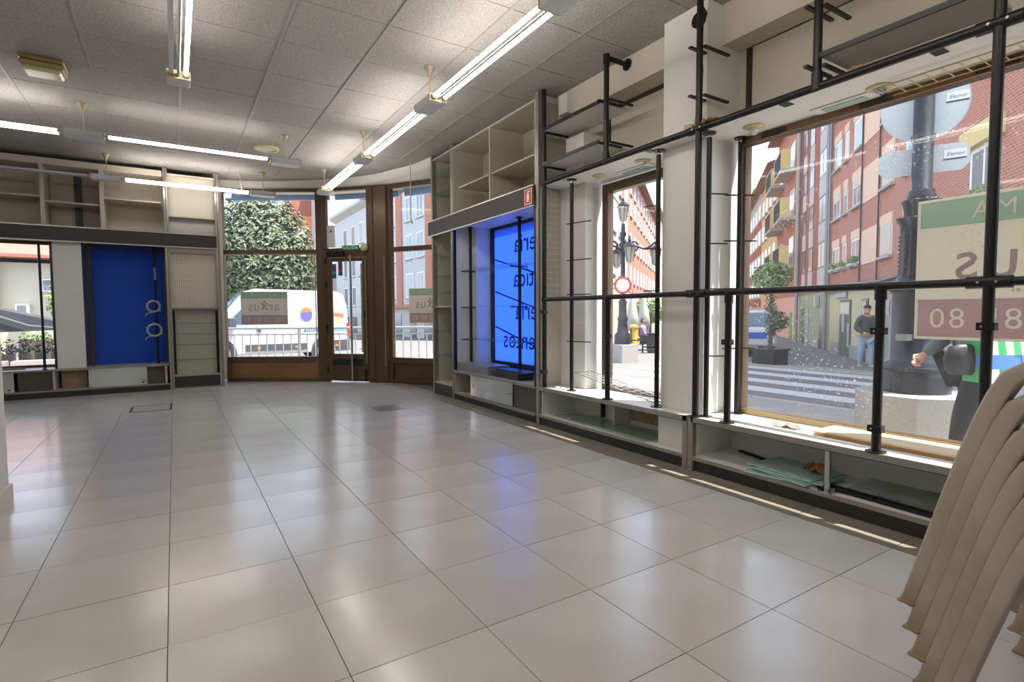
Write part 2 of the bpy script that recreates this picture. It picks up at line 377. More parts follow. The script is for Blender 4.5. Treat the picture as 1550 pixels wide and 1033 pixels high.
# stepped face: upper band, small cove
vs_ = [(p.x, p.y, ZC) for p in inner] + [(p.x+0.01, p.y+0.01, zb+0.03) for p in inner] + [(p.x+0.05, p.y+0.045, zb) for p in inner] + [(p.x+0.42, p.y+0.40, zb) for p in inner] + [(p.x+0.42, p.y+0.40, ZC+0.2) for p in inner]
fs = []
for k in range(4):
    for i in range(n-1): fs.append((k*n+i, k*n+i+1, (k+1)*n+i+1, (k+1)*n+i))
bk.add(vs_, fs, True)
S_('trim_5', bk, M['wallw'])

# ---- glazed entrance: fixed panel, door, post and side panel, each on its own line
ZT = 2.90; ZM0, ZM1 = 1.955, 2.025; ZS0, ZS1 = 0.30, 0.385
ENT = [(0.62, 9.39), (1.945, 8.575), (2.50, 8.02), (2.745, 7.80), (3.30, 6.99)]
def local_line(a, b):
    a = Vector(a); b = Vector(b); d = b - a; return a, d.length, math.atan2(d.y, d.x)
# the panel's own x axis runs along the line; -y is the shop's side
a, L1, rz = local_line(ENT[0], ENT[1])
r = struct('window_8', rz, (a.x, a.y, 0))
def lb(name, m, par, *b, bevel=0.0): return MB().box(*b).build(name, m, par, off=Vector(), bevel=bevel)
lb('frame_post', M['brown'], r, 0.0, 0.075, -0.03, 0.05, 0, zb, bevel=.004); lb('frame_post', M['brown'], r, L1-0.07, L1+0.02, -0.035, 0.055, 0, zb, bevel=.004)
lb('frame_head', M['brown'], r, 0.075, L1-0.07, -0.03, 0.05, ZT-0.005, zb); lb('transom', M['brown'], r, 0.075, L1-0.07, -0.03, 0.05, ZM0, ZM1, bevel=.004)
lb('sill_rail', M['brown'], r, 0.075, L1-0.07, -0.03, 0.05, ZS0, ZS1, bevel=.004); lb('foot_rail', M['brown'], r, 0.075, L1-0.07, -0.03, 0.05, 0, 0.055, bevel=.004)
lb('kick_panel', M['brownp'], r, 0.075, L1-0.07, 0.0, 0.02, 0.055, ZS0)
lb('bead', M['alum'], r, 0.085, L1-0.08, -0.042, -0.03, ZM0-0.012, ZM0+0.006); lb('bead', M['alum'], r, 0.082, 0.094, -0.042, -0.03, 0.15, ZM0-0.012); lb('bead', M['alum'], r, L1-0.094, L1-0.082, -0.042, -0.03, 0.15, ZM0-0.012)
lb('pane', M['pane'], r, 0.075, L1-0.07, 0.012, 0.02, ZS1, ZM0); lb('pane', M['pane'], r, 0.075, L1-0.07, 0.012, 0.02, ZM1, ZT)
a, L2, rz = local_line(ENT[1], ENT[2])
r = struct('door_1', rz, (a.x, a.y, 0))
lb('door_post', M['brown'], r, 0.02, 0.10, -0.03, 0.05, 0, zb, bevel=.004); lb('frame_head', M['brown'], r, 0.10, L2, -0.03, 0.05, ZT-0.005, zb)
lb('transom', M['brown'], r, 0.10, L2, -0.035, 0.05, ZM0-0.06, ZM1+0.01, bevel=.004); lb('pane', M['pane'], r, 0.10, L2, 0.012, 0.02, ZM1+0.01, ZT)
leaf = MB().box(0.11, 0.19, -0.045, 0.0, 0.015, ZM0-0.065).box(L2-0.085, L2-0.005, -0.045, 0.0, 0.015, ZM0-0.065).box(0.19, L2-0.085, -0.045, 0.0, 0.35, 0.43).box(0.19, L2-0.085, -0.045, 0.0, 0.21, 0.25).box(0.19, L2-0.085, -0.045, 0.0, 0.015, 0.09).box(0.19, L2-0.085, -0.045, 0.0, ZM0-0.12, ZM0-0.065)
dl = leaf.build('door_leaf', M['brown'], r, off=Vector(), bevel=.004)
lb('grille', M['char'], r, 0.19, L2-0.085, -0.03, -0.012, 0.25, 0.35)
for k in range(5): lb('grille_slat', M['char'], r, 0.19, L2-0.085, -0.042, -0.028, 0.258+k*0.019, 0.268+k*0.019)
lb('kick_panel', M['brown'], r, 0.19, L2-0.085, -0.03, -0.012, 0.09, 0.21)
lb('pane', M['pane'], r, 0.19, L2-0.085, -0.026, -0.018, 0.43, ZM0-0.12)
MB().tube([(0.535, -0.085, 0.03), (0.535, -0.085, ZM0-0.03)], 0.017, 12).build('pull_bar', M['alu'], r, off=Vector())
MB().tube([(0.62, 0.09, 0.45), (0.62, 0.09, ZM0-0.15)], 0.017, 12).build('pull_bar', M['alu'], r, off=Vector())
for z in (0.06, 1.90): MB().tube([(0.535, -0.045, z), (0.535, -0.085, z)], 0.008, 8).build('bar_bracket', M['alu'], r, off=Vector())
for z in (0.5, 1.6): MB().tube([(0.62, 0.0, z), (0.62, 0.09, z)], 0.008, 8).build('bar_bracket', M['alu'], r, off=Vector())
for z in (0.18, 0.82, 1.48, 1.84): lb('hinge', M['blk'], r, 0.092, 0.118, -0.058, -0.03, z-0.05, z+0.05)
lb('door_closer', M['blk'], r, 0.14, 0.42, -0.085, -0.04, ZM0-0.05, ZM0+0.03); MB().tube([(0.20, -0.06, ZM0+0.035), (0.02+0.08, -0.09, ZM0+0.07)], 0.008, 6).build('closer_arm', M['blk'], r, off=Vector())
lb('lock', M['blk'], r, L2-0.06, L2-0.03, -0.06, -0.045, 1.0, 1.08); lb('door_bolt', M['blk'], r, L2-0.055, L2-0.03, -0.065, -0.045, 0.03, 0.20)
lb('door_bead', M['alum'], r, L2-0.03, L2-0.018, -0.053, -0.045, 0.3, 1.85)
# round-edged post between door and side panel
a, L3, rz = local_line(ENT[2], ENT[3])
r = struct('trim_6', rz, (a.x, a.y, 0))
MB().box(-0.005, 0.10, -0.04, 0.06, 0, zb).build('post', M['brown'], r, off=Vector(), bevel=.008); MB().box(0.10, L3, -0.055, 0.05, 0, zb).build('post', M['brown'], r, off=Vector(), bevel=.02)
lb('bead', M['alum'], r, L3-0.06, L3-0.045, -0.063, -0.05, 0.25, 1.9)
a, L4, rz = local_line(ENT[3], ENT[4])
r = struct('window_9', rz, (a.x, a.y, 0))
lb('frame_post', M['brown'], r, 0.0, 0.06, -0.03, 0.05, 0, zb, bevel=.004); lb('frame_post', M['brown'], r, L4-0.06, L4, -0.03, 0.05, 0, zb, bevel=.004)
lb('frame_head', M['brown'], r, 0.06, L4-0.06, -0.03, 0.05, ZT-0.02, zb); lb('transom', M['brown'], r, 0.06, L4-0.06, -0.035, 0.05, ZM0, ZM1, bevel=.004)
lb('sill_rail', M['brown'], r, 0.06, L4-0.06, -0.03, 0.05, ZS0, ZS1, bevel=.004); lb('foot_rail', M['brown'], r, 0.06, L4-0.06, -0.03, 0.05, 0, 0.055, bevel=.004)
lb('kick_panel', M['brown'], r, 0.06, L4-0.06, 0.0, 0.02, 0.055, ZS0)
lb('pane', M['pane'], r, 0.06, L4-0.06, 0.012, 0.02, ZS1, ZM0); lb('pane', M['pane'], r, 0.06, L4-0.06, 0.012, 0.02, ZM1, ZT-0.02)
# plain blue-grey band over the entrance, outside the upper panes
M['canopy'] = mat('band_blue', '7fa6cc', 0.5)
cp = MB()
for (p, q) in zip(ENT[:-1], ENT[1:]):
    p = Vector((p[0], p[1], 0)); q = Vector((q[0], q[1], 0)); t = (q-p).normalized(); o = Vector((-t.y, t.x, 0))
    if o.x + o.y < 0: o = -o
    cp.obox(p + o*0.45 + Vector((0, 0, 2.94)), q + o*0.45 + Vector((0, 0, 2.94)), 0.05, 0.14)
tag(cp.build('entrance_band', M['canopy']), kind='structure')
# ================================================================== display units on the right wall
def upright(par, y, z0=0.0, z1=3.05, x=XF, w_=0.045, d=0.06, m=None):
    o = MB().box(x, x+d, y-w_/2, y+w_/2, z0, z1).build('upright', m or M['alum'], par, bevel=.003)
    return o
# ---- narrow column of glass shelves beside the entrance
t = thing('glass_shelf_column', 'narrow beige shelf column with small glass shelves beside the entrance glazing', 'shelving', (3.06, 6.18, 0))
upright(t, 6.45); upright(t, 5.88)
bx('back_panel', M['lam'], t, 3.20, 3.22, 5.90, 6.43, 0.15, 3.0)
bx('side_panel', M['lam'], t, XF+0.06, 3.20, 6.43, 6.448, 0.0, 3.02)
bx('side_panel', M['lam'], t, XF+0.06, 3.20, 5.885, 5.90, 0.0, 3.02)
bx('top_board', M['lam'], t, XF+0.01, 3.20, 5.90, 6.43, 2.985, 3.003)
bx('plinth', M['char'], t, XF+0.01, 3.2, 5.90, 6.43, 0.0, 0.145); bx('bottom_board', M['lam'], t, XF+0.005, 3.2, 5.90, 6.43, 0.145, 0.162)
bx('slotted_strip', M['blk'], t, 3.182, 3.20, 6.15, 6.175, 0.17, 1.99); bx('slotted_strip', M['blk'], t, 3.182, 3.20, 6.15, 6.175, 2.24, 2.95)
for z in (0.502, 0.81, 1.124, 1.301, 1.519, 1.787, 2.551, 2.80):
    g = bx('glass_shelf', M['shelfglass'] if z != 1.124 else M['lamw'], t, XF+0.02, 3.18, 5.905, 6.425, z-0.004, z+0.004)
    MB().prism([(0, 0), (0.16, 0), (0, -0.06)], (0, 0.012, 0), a=(-1, 0, 0), b=(0, 0, 1), o=(3.182, 6.156, z-0.005)).build('bracket', M['blk'], t)

# ---- display cabinet with the blue film window
t = thing('display_cabinet', 'open display cabinet in front of the blue lettered window, mirror door below', 'cabinet', (3.05, 4.98, 0))
upright(t, 4.088); 
bx('sill_board', mat('grey_sill', 'b9b8b6', 0.35, var=0.05), t, XF-0.005, 3.27, 4.115, 5.855, 0.335, 0.36)
bx('front_edge', M['alum'], t, XF-0.012, XF-0.004, 4.115, 5.855, 0.333, 0.361)
bx('base_board', M['lam'], t, XF, 3.27, 4.115, 5.855, 0.075, 0.09); bx('lower_rail', M['alum'], t, XF-0.012, XF, 4.115, 5.855, 0.072, 0.094)
bx('plinth', M['char'], t, XF+0.02, XF+0.05, 4.115, 5.855, 0.0, 0.075); bx('back_panel', M['lam'], t, 3.27, 3.29, 4.115, 5.855, 0.0, 0.335)
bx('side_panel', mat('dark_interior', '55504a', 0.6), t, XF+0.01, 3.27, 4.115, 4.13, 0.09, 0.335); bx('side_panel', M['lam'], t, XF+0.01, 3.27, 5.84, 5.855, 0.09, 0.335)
dr = bx('mirror_door', M['mirror'], t, XF+0.012, XF+0.020, 4.545, 5.45, 0.094, 0.333)
bx('finger_pull', M['blk'], dr, XF+0.010, XF+0.0125, 5.38, 5.39, 0.19, 0.24)
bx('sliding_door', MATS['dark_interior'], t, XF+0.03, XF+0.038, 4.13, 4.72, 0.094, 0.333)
bx('side_wall', M['lamw'], t, XF+0.03, 3.10, 5.835, 5.855, 0.36, 2.06); bx('side_wall', M['lamw'], t, XF+0.03, 3.26, 4.115, 4.135, 0.36, 2.06)
bx('rear_wall', M['lamw'], t, 3.08, 3.10, 5.68, 5.835, 0.36, 2.06); bx('jamb_wall', M['lamw'], t, 3.10, 3.28, 5.68, 5.70, 0.36, 2.06)
bx('soffit', M['lamw'], t, XF+0.01, 3.28, 4.115, 5.855, 2.06, 2.08)
bx('edge_post', M['blk'], t, XF-0.002, XF+0.03, 5.82, 5.855, 0.36, 2.03)
bx('edge_post', M['blk'], t, XF-0.002, XF+0.03, 4.112, 4.135, 0.36, 2.06)
for (x, y) in ((3.10, 5.62), (3.06, 4.66)): pass
def pipe_z(par, x, y, z0, z1, r=0.018, flanges=True):
    p = MB().cyl(x, y, z0, z1, r).build('pipe', M['blk'], par)
    if flanges:
        MB().cyl(x, y, z0, z0+0.006, 0.042, 18).build('flange', M['blk'], par); MB().cyl(x, y, z1-0.006, z1, 0.042, 18).build('flange', M['blk'], par)
    return p
t2 = thing('shelf_rack', 'black pipe rack holding three glass shelves inside the blue-lit cabinet', 'shelf rack', (3.05, 5.0, 0.36))
pipe_z(t2, 3.02, 5.72, 0.361, 2.059); pipe_z(t2, 3.14, 4.83, 0.361, 2.059)
for z in (0.74, 1.12, 1.55):
    for (x, y) in ((3.02, 5.72), (3.14, 4.83)):
        MB().obox((x-0.12, y, z-0.012), (x+0.10, y, z-0.012), 0.014, 0.012).build('bracket_arm', M['blk'], t2)
    bx('glass_shelf', M['shelfglass'], t2, 2.92, 3.20, 4.55, 5.82, z-0.004, z+0.004)
# mirrored lettering stuck on the outside of the blue film
r = thing('window_film', 'bright blue translucent film with mirrored lettering covering the display cabinet window', 'window film', (3.305, 5.12, 0.47))
bx('film_sheet', film('blue_film', '76a2ff', 0.92), r, 3.300, 3.304, 4.62, 5.63, 0.47, 2.03)
M['letter'] = film('blue_lettering', '2a48b4', 0.3)
for txt, yend, z in (('nería', 5.19, 1.82), ('ética', 5.208, 1.43), ('ería', 5.169, 1.06), ('ementos', 5.435, 0.73)):
    # the letters read from the street, so they are mirrored from inside
    text_mesh('lettering', txt, 0.30, M['letter'], r, (3.2985-3.305, yend-5.12, z-0.47), (PI/2, 0, PI/2), align='RIGHT', extrude=0.0006)
for z in (1.66, 1.28, 0.86): MB().obox((3.293, 5.60, z+0.02), (3.293, 4.70, z-0.20), 0.012, 0.014).build('tape_line', M['letter'], r)
# stacked grey shelf boards lying on the cabinet sill
M['board'] = mat('grey_board', '8d8e93', 0.3, var=0.1); M['boardd'] = mat('dark_board', '24252a', 0.35)
for k in range(6):
    tag(bx('shelf_board', M['board'], None, 2.875+0.004*(k % 2), 3.16-0.003*k, 5.05+0.006*((k*5) % 3), 5.80-0.01*((k*3) % 4), 0.3625+0.0165*k, 0.3765+0.0165*k),
        'grey shelf board, %s in the pile on the blue-lit cabinet sill' % ('lowest', 'second lowest', 'third lowest', 'third from the top', 'second from the top', 'topmost')[k], 'shelf board', 'pile of grey shelf boards')
tag(bx('display_board', M['boardd'], None, 2.90, 3.095, 4.50, 5.02, 0.3625, 0.425, bevel=.006), 'thick black board lying beside the grey pile in the blue-lit cabinet', 'board')
tag(bx('display_board', M['boardd'], None, 2.93, 3.10, 4.42, 4.98, 0.4265, 0.445), 'thin dark board resting on the thick black board', 'board')

# ---- upper open cabinet above the blue window, with long fascia
t = thing('upper_cabinet', 'beige open upper cabinet with two bays above the charcoal fascia', 'cabinet', (3.05, 4.98, 2.22))
bx('back_panel', M['lam'], t, 3.27, 3.29, 4.115, 5.855, 2.20, 3.0); bx('top_board', M['lam'], t, XF, 3.27, 4.115, 5.855, 2.975, 2.995); bx('bottom_board', M['lam'], t, XF, 3.27, 4.115, 5.855, 2.20, 2.222)
bx('side_panel', M['lam'], t, XF+0.005, 3.27, 4.115, 4.132, 2.222, 2.975); bx('side_panel', M['lam'], t, XF+0.005, 3.27, 5.838, 5.855, 2.222, 2.975)
bx('divider', M['lam'], t, XF, 3.27, 4.945, 4.965, 2.222, 2.975)
bx('shelf', M['lam'], t, XF+0.01, 3.26, 4.132, 4.945, 2.495, 2.512); bx('shelf', M['lam'], t, XF+0.01, 3.26, 4.965, 5.70, 2.495, 2.512)
bx('filler_strip', M['wallw'], t, XF+0.10, 3.27, 4.14, 5.84, 3.0, ZC)
t = thing('fascia_board', 'charcoal fascia board with metal edges above the blue window', 'fascia', (2.83, 5.3, 2.03))
MB().box(XF-0.02, XF-0.002, 4.115, 6.53, 2.038, 2.213).build('panel', mat('charcoal_satin', '3f3a35', 0.5, spec=0.35, var=0.1), t)
bx('metal_edge', M['alu'], t, XF-0.024, XF, 4.115, 6.53, 2.213, 2.225); bx('metal_edge', M['alu'], t, XF-0.024, XF, 4.115, 6.53, 2.026, 2.038)
t = thing('fire_extinguisher_sign', 'small red sign with white extinguisher symbol on charcoal fascia', 'sign', (XF-0.022, 4.20, 2.07))
bx('plate', mat('sign_red', 'd8281f', 0.4), t, XF-0.024, XF-0.0215, 4.145, 4.255, 2.060, 2.190)
bx('border', mat('sign_white', 'f2efe9', 0.5), t, XF-0.0235, XF-0.0213, 4.139, 4.261, 2.054, 2.196)
MB().box(XF-0.0255, XF-0.024, 4.18, 4.22, 2.08, 2.15).box(XF-0.0255, XF-0.024, 4.19, 4.21, 2.15, 2.17).box(XF-0.0255, XF-0.024, 4.165, 4.20, 2.165, 2.175).build('symbol', MATS['sign_white'], t)

# ---- low display cabinets under the two windows
def low_cabinet(label, y0, y1, posty):
    t = thing('low_cabinet', label, 'cabinet', (3.05, (y0+y1)/2, 0), group=None)
    bx('sill_board', mat('white_sill', 'e4e4e2', 0.32, var=0.05, scale=3), t, XF+0.008, 3.299, y0, y1, 0.338, 0.358)
    bx('front_edge', M['alum'], t, XF-0.006, XF+0.008, y0, y1, 0.325, 0.359)
    bx('edge_slot', M['blk'], t, XF+0.008, XF+0.02, y0, y1, 0.318, 0.332)
    bx('base_board', M['lamw'], t, XF+0.005, 3.295, y0, y1, 0.078, 0.096); bx('base_edge', M['alum'], t, XF-0.004, XF+0.006, y0, y1, 0.076, 0.097)
    bx('plinth', M['char'], t, XF+0.02, XF+0.05, y0, y1, 0.0, 0.077); bx('back_panel', M['lamw'], t, 3.27, 3.295, y0, y1, 0.096, 0.338)
    bx('end_post', M['alum'], t, XF-0.006, XF+0.03, posty-0.022, posty+0.022, 0.0, 0.358)
    bx('side_panel', M['lamw'], t, XF+0.03, 3.27, posty-0.01, posty+0.01, 0.096, 0.338)
    return t
ta = low_cabinet('open low white cabinet under the narrow window, with torn back panel', 2.36, 4.065, 2.372)
bx('partition', M['lamw'], ta, 3.08, 3.27, 3.30, 3.315, 0.096, 0.338); bx('end_panel', M['lamw'], ta, XF+0.03, 3.27, 4.045, 4.06, 0.096, 0.338)
bx('filler_board', M['lamw'], ta, XF+0.10, XF+0.115, 2.385, 2.70, 0.096, 0.325)
bx('bare_patch', mat('raw_chipboard', 'c4ab8b', 0.8, col2='ad8a68', scale=9), ta, 3.262, 3.27, 2.74, 3.29, 0.13, 0.32)
bx('torn_seam', M['char'], ta, 3.225, 3.27, 3.62, 3.632, 0.10, 0.335)
tb = low_cabinet('open low white cabinet under the wide window, holding glass plates', -0.6, 2.325, 2.332)
pr = MB().cyl(XF+0.035, 1.472, 0.096, 0.335, 0.016).build('prop_post', M['chrome'], tb); MB().cyl(XF+0.035, 1.472, 0.096, 0.104, 0.045, 20).build('post_foot', M['chrome'], tb)
# glass strips lying in the first cabinet
for k, (y0, y1) in enumerate(((2.75, 3.95), (2.72, 3.7))):
    o = MB().box(-0.13, 0.13, -(y1-y0)/2, (y1-y0)/2, -0.003, 0.003).build('glass_strip', glass('strip_glass', (0.9, 0.95, 0.92), dust_haze=0.12, dust_haze_col=(0.8, 0.82, 0.78)))
    o.location = (3.02+0.03*k, (y0+y1)/2, 0.1005+k*0.0075); o.rotation_euler = (0, 0, -0.05+0.06*k)
    tag(o, ('longer glass strip lying underneath in the low cabinet', 'shorter glass strip lying on top in the low cabinet')[k], 'glass shelf', 'glass strips in the low cabinet')
# pale green glass plates
M['gplate'] = mat('green_glass_plate', '9fbfb8', 0.12, spec=0.6, coat=0.3)
for k in range(4):
    o = MB().box(-0.15, 0.15, -0.20, 0.20, -0.004, 0.004).build('glass_plate', M['gplate'], bevel=.001)
    o.location = (3.0+0.012*k, 1.72-0.012*((k*7) % 5)+0.03, 0.1012+0.0095*k); o.rotation_euler = (0, 0, (0.12, -0.2, 0.05, -0.10)[k])
    tag(o, 'pale green glass plate, %s of the stack beside the steel prop' % ('lowest', 'second lowest', 'second from the top', 'topmost')[k], 'glass plate', 'stack of green glass plates')
# crumpled brown paper scrap
def crumple(name, loc, sx, sy, sz, m, seed, label, cat, n=6):
    rr = random.Random(seed); mb = MB(); vs_ = []; fs = []
    for i in range(n):
        for j in range(n):
            vs_.append(((i/(n-1)-.5)*sx + rr.uniform(-.1, .1)*sx/n, (j/(n-1)-.5)*sy+rr.uniform(-.1, .1)*sy/n, rr.uniform(0, 1)**2*sz))
    for i in range(n-1):
        for j in range(n-1): fs.append((i*n+j, (i+1)*n+j, (i+1)*n+j+1, i*n+j+1))
    mb.add(vs_, fs); o = mb.build(name, m); o.location = loc
    md = o.modifiers.new('solid', 'SOLIDIFY'); md.thickness = 0.002
    return tag(o, label, cat)
crumple('paper_scrap', (3.06, 1.62, 0.142), 0.12, 0.10, 0.05, mat('brown_paper', 'b07a4e', 0.8, var=0.2, scale=20), 2, 'crumpled scrap of brown paper on the glass plates', 'paper')
# leaflets and clear plastic sheets
M['leaf1'] = mat('magazine_page', 'd3cdc5', 0.35, col2='9a8276', scale=14); M['leaf2'] = mat('magazine_dark', '8b8480', 0.35, col2='b5604e', scale=12)
for k, (y, x, rz, m_) in enumerate(((1.10, 3.12, 0.04, 'leaf1'), (0.95, 3.125, -0.06, 'leaf2'), (1.02, 3.11, 0.08, 'leaf1'), (0.74, 3.12, 0.05, 'leaf2'))):
    o = MB().box(-0.13, 0.13, -0.20, 0.20, -0.002, 0.002).build('brochure', M[m_]); o.location = (x, y, 0.099+0.005*k); o.rotation_euler = (0, 0, rz)
    tag(o, ('pale brochure at the bottom of the heap in the low cabinet', 'dark reddish brochure under the top ones in the low cabinet', 'pale slanted brochure in the heap in the low cabinet', 'dark brochure on top of the heap in the low cabinet')[k], 'brochure', 'heap of brochures')
o = MB().box(-0.14, 0.14, -0.26, 0.26, -0.001, 0.001).build('plastic_sheet', glass('plastic_wrap', (0.85, 0.9, 0.88), dust_haze=0.25)); o.location = (3.105, 1.15, 0.122); o.rotation_euler = (0.0, 0, 0.03)
tag(o, 'clear plastic sheet lying over the brochures', 'plastic sheet')
# black rails left on the cabinet floor
for k, (a, b) in enumerate((((3.22, 2.22, 0.105), (3.10, 1.78, 0.105)), ((2.98, 1.5, 0.105), (2.90, 0.35, 0.105)), ((2.93, 1.45, 0.105), (2.885, 0.45, 0.105)))):
    tag(MB().obox(a, b, 0.022, 0.014).build('shelf_rail', M['blk']), ('short black metal rail behind the green glass plates', 'longer black metal rail lying past the steel prop', 'black metal rail lying along the front edge past the steel prop')[k], 'rail', 'loose black rails')

# ---- wire grid hung on the side panel, side panel itself
t = thing('side_panel', 'beige side panel behind the hung white wire grid at the window bay', 'panel', (2.97, 4.07, 0.36))
bx('panel_board', M['lam'], t, XF+0.02, 3.10, 4.062, 4.078, 0.36, 2.188)
def wire_grid(name, label, cat, w_, h, nx, nz, m, r=0.0025, edge=0.004, group=None):
    """Grid in its own x-z plane, origin at the lower left corner."""
    t = thing(name, label, cat, (0, 0, 0), 1e-6, group)
    fr = MB().tube([(0, 0, 0), (w_, 0, 0), (w_, 0, h), (0, 0, h)], edge, 6, closed=True); fr.build('rim', m, t, off=Vector())
    for i in range(1, nx): MB().tube([(w_*i/nx, 0, 0), (w_*i/nx, 0, h)], r, 5).build('wire', m, t, off=Vector())
    for k in range(1, nz): MB().tube([(0, 0, h*k/nz), (w_, 0, h*k/nz)], r, 5).build('wire', m, t, off=Vector())
    return t
M['wire'] = mat('white_wire', 'd8d8d2', 0.4); M['wirey'] = mat('yellowed_wire', 'c9b183', 0.4); M['wireg'] = mat('grey_wire', '9a9a96', 0.35, metal=0.5)
g = wire_grid('wire_grid', 'white wire grid hanging on the beige side panel', 'wire grid', 0.185, 0.97, 3, 17, M['wire']); g.location = (2.92, 4.052, 1.19)
g = wire_grid('wire_grid', 'grey wire grid leaning on the narrow window sill', 'wire grid', 0.20, 1.05, 3, 16, M['wireg'], 0.003, 0.004)
a = Vector((3.05, 3.62, 0.53)); b = Vector((3.13, 2.72, 0.366)); zdir = (b-a).normalized(); xdir = Vector((0.98, 0.15, 0)).normalized(); xdir = (xdir - zdir*xdir.dot(zdir)).normalized(); ydir = zdir.cross(xdir)
g.matrix_world = Matrix(((xdir.x, ydir.x, zdir.x, a.x-0.14), (xdir.y, ydir.y, zdir.y, a.y), (xdir.z, ydir.z, zdir.z, a.z), (0, 0, 0, 1)))
# flat grid screwed under the soffit
g = wire_grid('wire_grid', 'yellowed wire grid fixed flat under the white soffit', 'wire grid', 0.17, 1.6, 2, 24, M['wirey'], 0.0032, 0.004)
g.matrix_world = Matrix(((1, 0, 0, 3.03), (0, 0, -1, 1.36), (0, 1, 0, 2.165), (0, 0, 0, 1)))

# ================================================================== black pipe frame standing on the sills
t = thing('pipe_rack', 'black steel pipe rack of posts and rails standing on the display sill', 'pipe rack', (XF+0.02, 2.2, 0.36))
PX = XF + 0.03; R_ = 0.021
def ppart(name, pts, r=R_, n=14): return MB().tube(pts, r, n).build(name, M['blk'], t)
SZ = 0.3585
ppart('post', [(PX, 4.015, SZ), (PX, 4.015, 3.045)]); ppart('post', [(PX, 2.32, SZ), (PX, 2.32, 3.045)]); ppart('post', [(PX, 0.84, SZ), (PX, 0.84, 3.045)])
ppart('post', [(PX, 1.575, 2.215), (PX, 1.575, 3.045)])
ppart('short_post', [(PX, 3.165, SZ), (PX, 3.165, 1.165)]); ppart('short_post', [(PX, 2.08, SZ), (PX, 2.08, 1.165)]); ppart('short_post', [(PX, 1.245, SZ), (PX, 1.245, 1.165)])
ppart('post', [(PX, 3.19, 2.215), (PX, 3.19, 3.00)])
ppart('mid_rail', [(PX, 4.015, 1.165), (PX, -0.5, 1.165)], 0.019); ppart('top_rail', [(PX, 4.015, 2.215), (PX, -0.5, 2.215)], 0.023)
ppart('wall_arm', [(PX, 3.19, 3.0), (3.10, 3.19, 3.0)], 0.019); MB().tube([(3.09, 3.19, 3.0), (3.1, 3.19, 3.0)], 0.045, 18).build('flange', M['blk'], t)
ppart('wall_arm', [(PX, 2.32, 2.97), (2.975, 2.32+0.04, 2.97)], 0.019); MB().tube([(2.955, 2.40, 2.95), (2.975, 2.40, 2.95)], 0.05, 18).build('flange', M['blk'], t)
for (y, z) in ((3.19, 3.0),): MB().tube([(PX, y, z-0.05), (PX, y, z+0.026)], 0.026, 14).build('elbow', M['blk'], t)
for y in (3.165, 2.08, 1.245): MB().tube([(PX, y, 1.10), (PX, y, 1.168)], 0.026, 14).build('tee', M['blk'], t)
for y in (2.32, 0.84):
    for z in (1.165, 2.215):
        cpl = MB().tube([(PX, y-0.075, z), (PX, y+0.075, z)], 0.027, 14).build('coupler', M['blk'], t)
        for dy in (-0.03, 0.03): MB().tube([(PX-0.0275, y+dy, z), (PX-0.031, y+dy, z)], 0.006, 8).build('screw', M['chrome'], cpl)
for y in (3.19, 1.575): MB().tube([(PX, y, 2.20), (PX, y, 2.29)], 0.027, 12).build('coupler', M['blk'], t)
MB().tube([(PX, 4.015, 1.145), (PX, 4.015, 1.185)], 0.028).build('coupler', M['blk'], t); MB().tube([(PX, 4.015, 2.19), (PX, 4.015, 2.24)], 0.028).build('coupler', M['blk'], t)
for y in (3.165, 2.32, 2.08, 1.245, 0.84): MB().cyl(PX, y, SZ, SZ+0.006, 0.045, 18).build('flange', M['blk'], t)
for (y, z) in ((4.015, 1.05), (4.015, 0.50), (3.165, 0.86), (2.08, 0.86), (1.245, 0.95), (1.245, 0.475), (0.84, 0.98)):
    c_ = MB().box(PX-0.028, PX+0.012, y-0.032, y+0.030, z-0.016, z+0.016).build('clip', M['blk'], t); MB().tube([(PX-0.028, y+0.012, z), (PX-0.031, y+0.012, z)], 0.005, 8).build('screw', M['chrome'], c_)
# flat shelf brackets on the tall posts
for y, zz_ in ((2.32, (2.72, 2.42)), (3.19, (2.68, 2.36)), (1.575, (2.62, 2.32)), (4.015, (2.66, 2.355))):
    for z in zz_:
        for dy in (-0.03, 0.03):
            if y == 4.015 and dy > 0: continue
            MB().obox((PX-(0.06 if dy > 0 else 0.0), y+dy, z), (PX+0.25-(0.06 if dy > 0 else 0.0), y+dy, z), 0.022, 0.012).build('bracket', M['blk'], t)
for y in (2.75, 1.75, 1.05): bx('rail_clip', M['blk'], t, PX-0.01, PX+0.05, y-0.025, y+0.025, 2.185, 2.20)
# thin pipes with peg arms inside the bays: each its own thing
def peg_pipe(label, x, y, zs, ay, z1=2.188):
    t = thing('peg_pipe', label, 'pipe', (x, y, SZ))
    MB().cyl(x, y, SZ, z1-0.03, 0.017).build('pipe', M['blk'], t); MB().cyl(x, y, z1-0.04, z1, 0.010).build('jack_screw', M['chrome'], t)
    MB().cyl(x, y, SZ, SZ+0.006, 0.042, 18).build('flange', M['blk'], t); MB().cyl(x, y, z1-0.006, z1, 0.042, 18).build('flange', M['blk'], t)
    for z in zs: MB().obox((x+ay[0], y+ay[1], z), (x+ay[2], y+ay[3], z), 0.010, 0.008).build('peg_arm', M['blk'], t)
peg_pipe('black peg pipe beside the hung wire grid', 2.935, 3.685, (1.81, 1.495, 1.20, 0.795), (-0.03, 0.03, 0.03, -0.22))
peg_pipe('black peg pipe by the left edge of the plastered column', 2.945, 2.715, (1.81, 1.505, 1.20, 0.79), (-0.02, 0.11, 0.015, -0.01))
peg_pipe('black peg pipe in front of the column beside the wide window', 2.935, 2.28, (1.81, 1.49, 1.195, 0.755), (0.0, 0.02, 0.14, -0.04))
peg_pipe('black peg pipe against the frame of the wide window', 3.195, 2.235, (1.815, 1.515, 1.20, 0.80), (-0.09, 0.05, 0.10, -0.06))

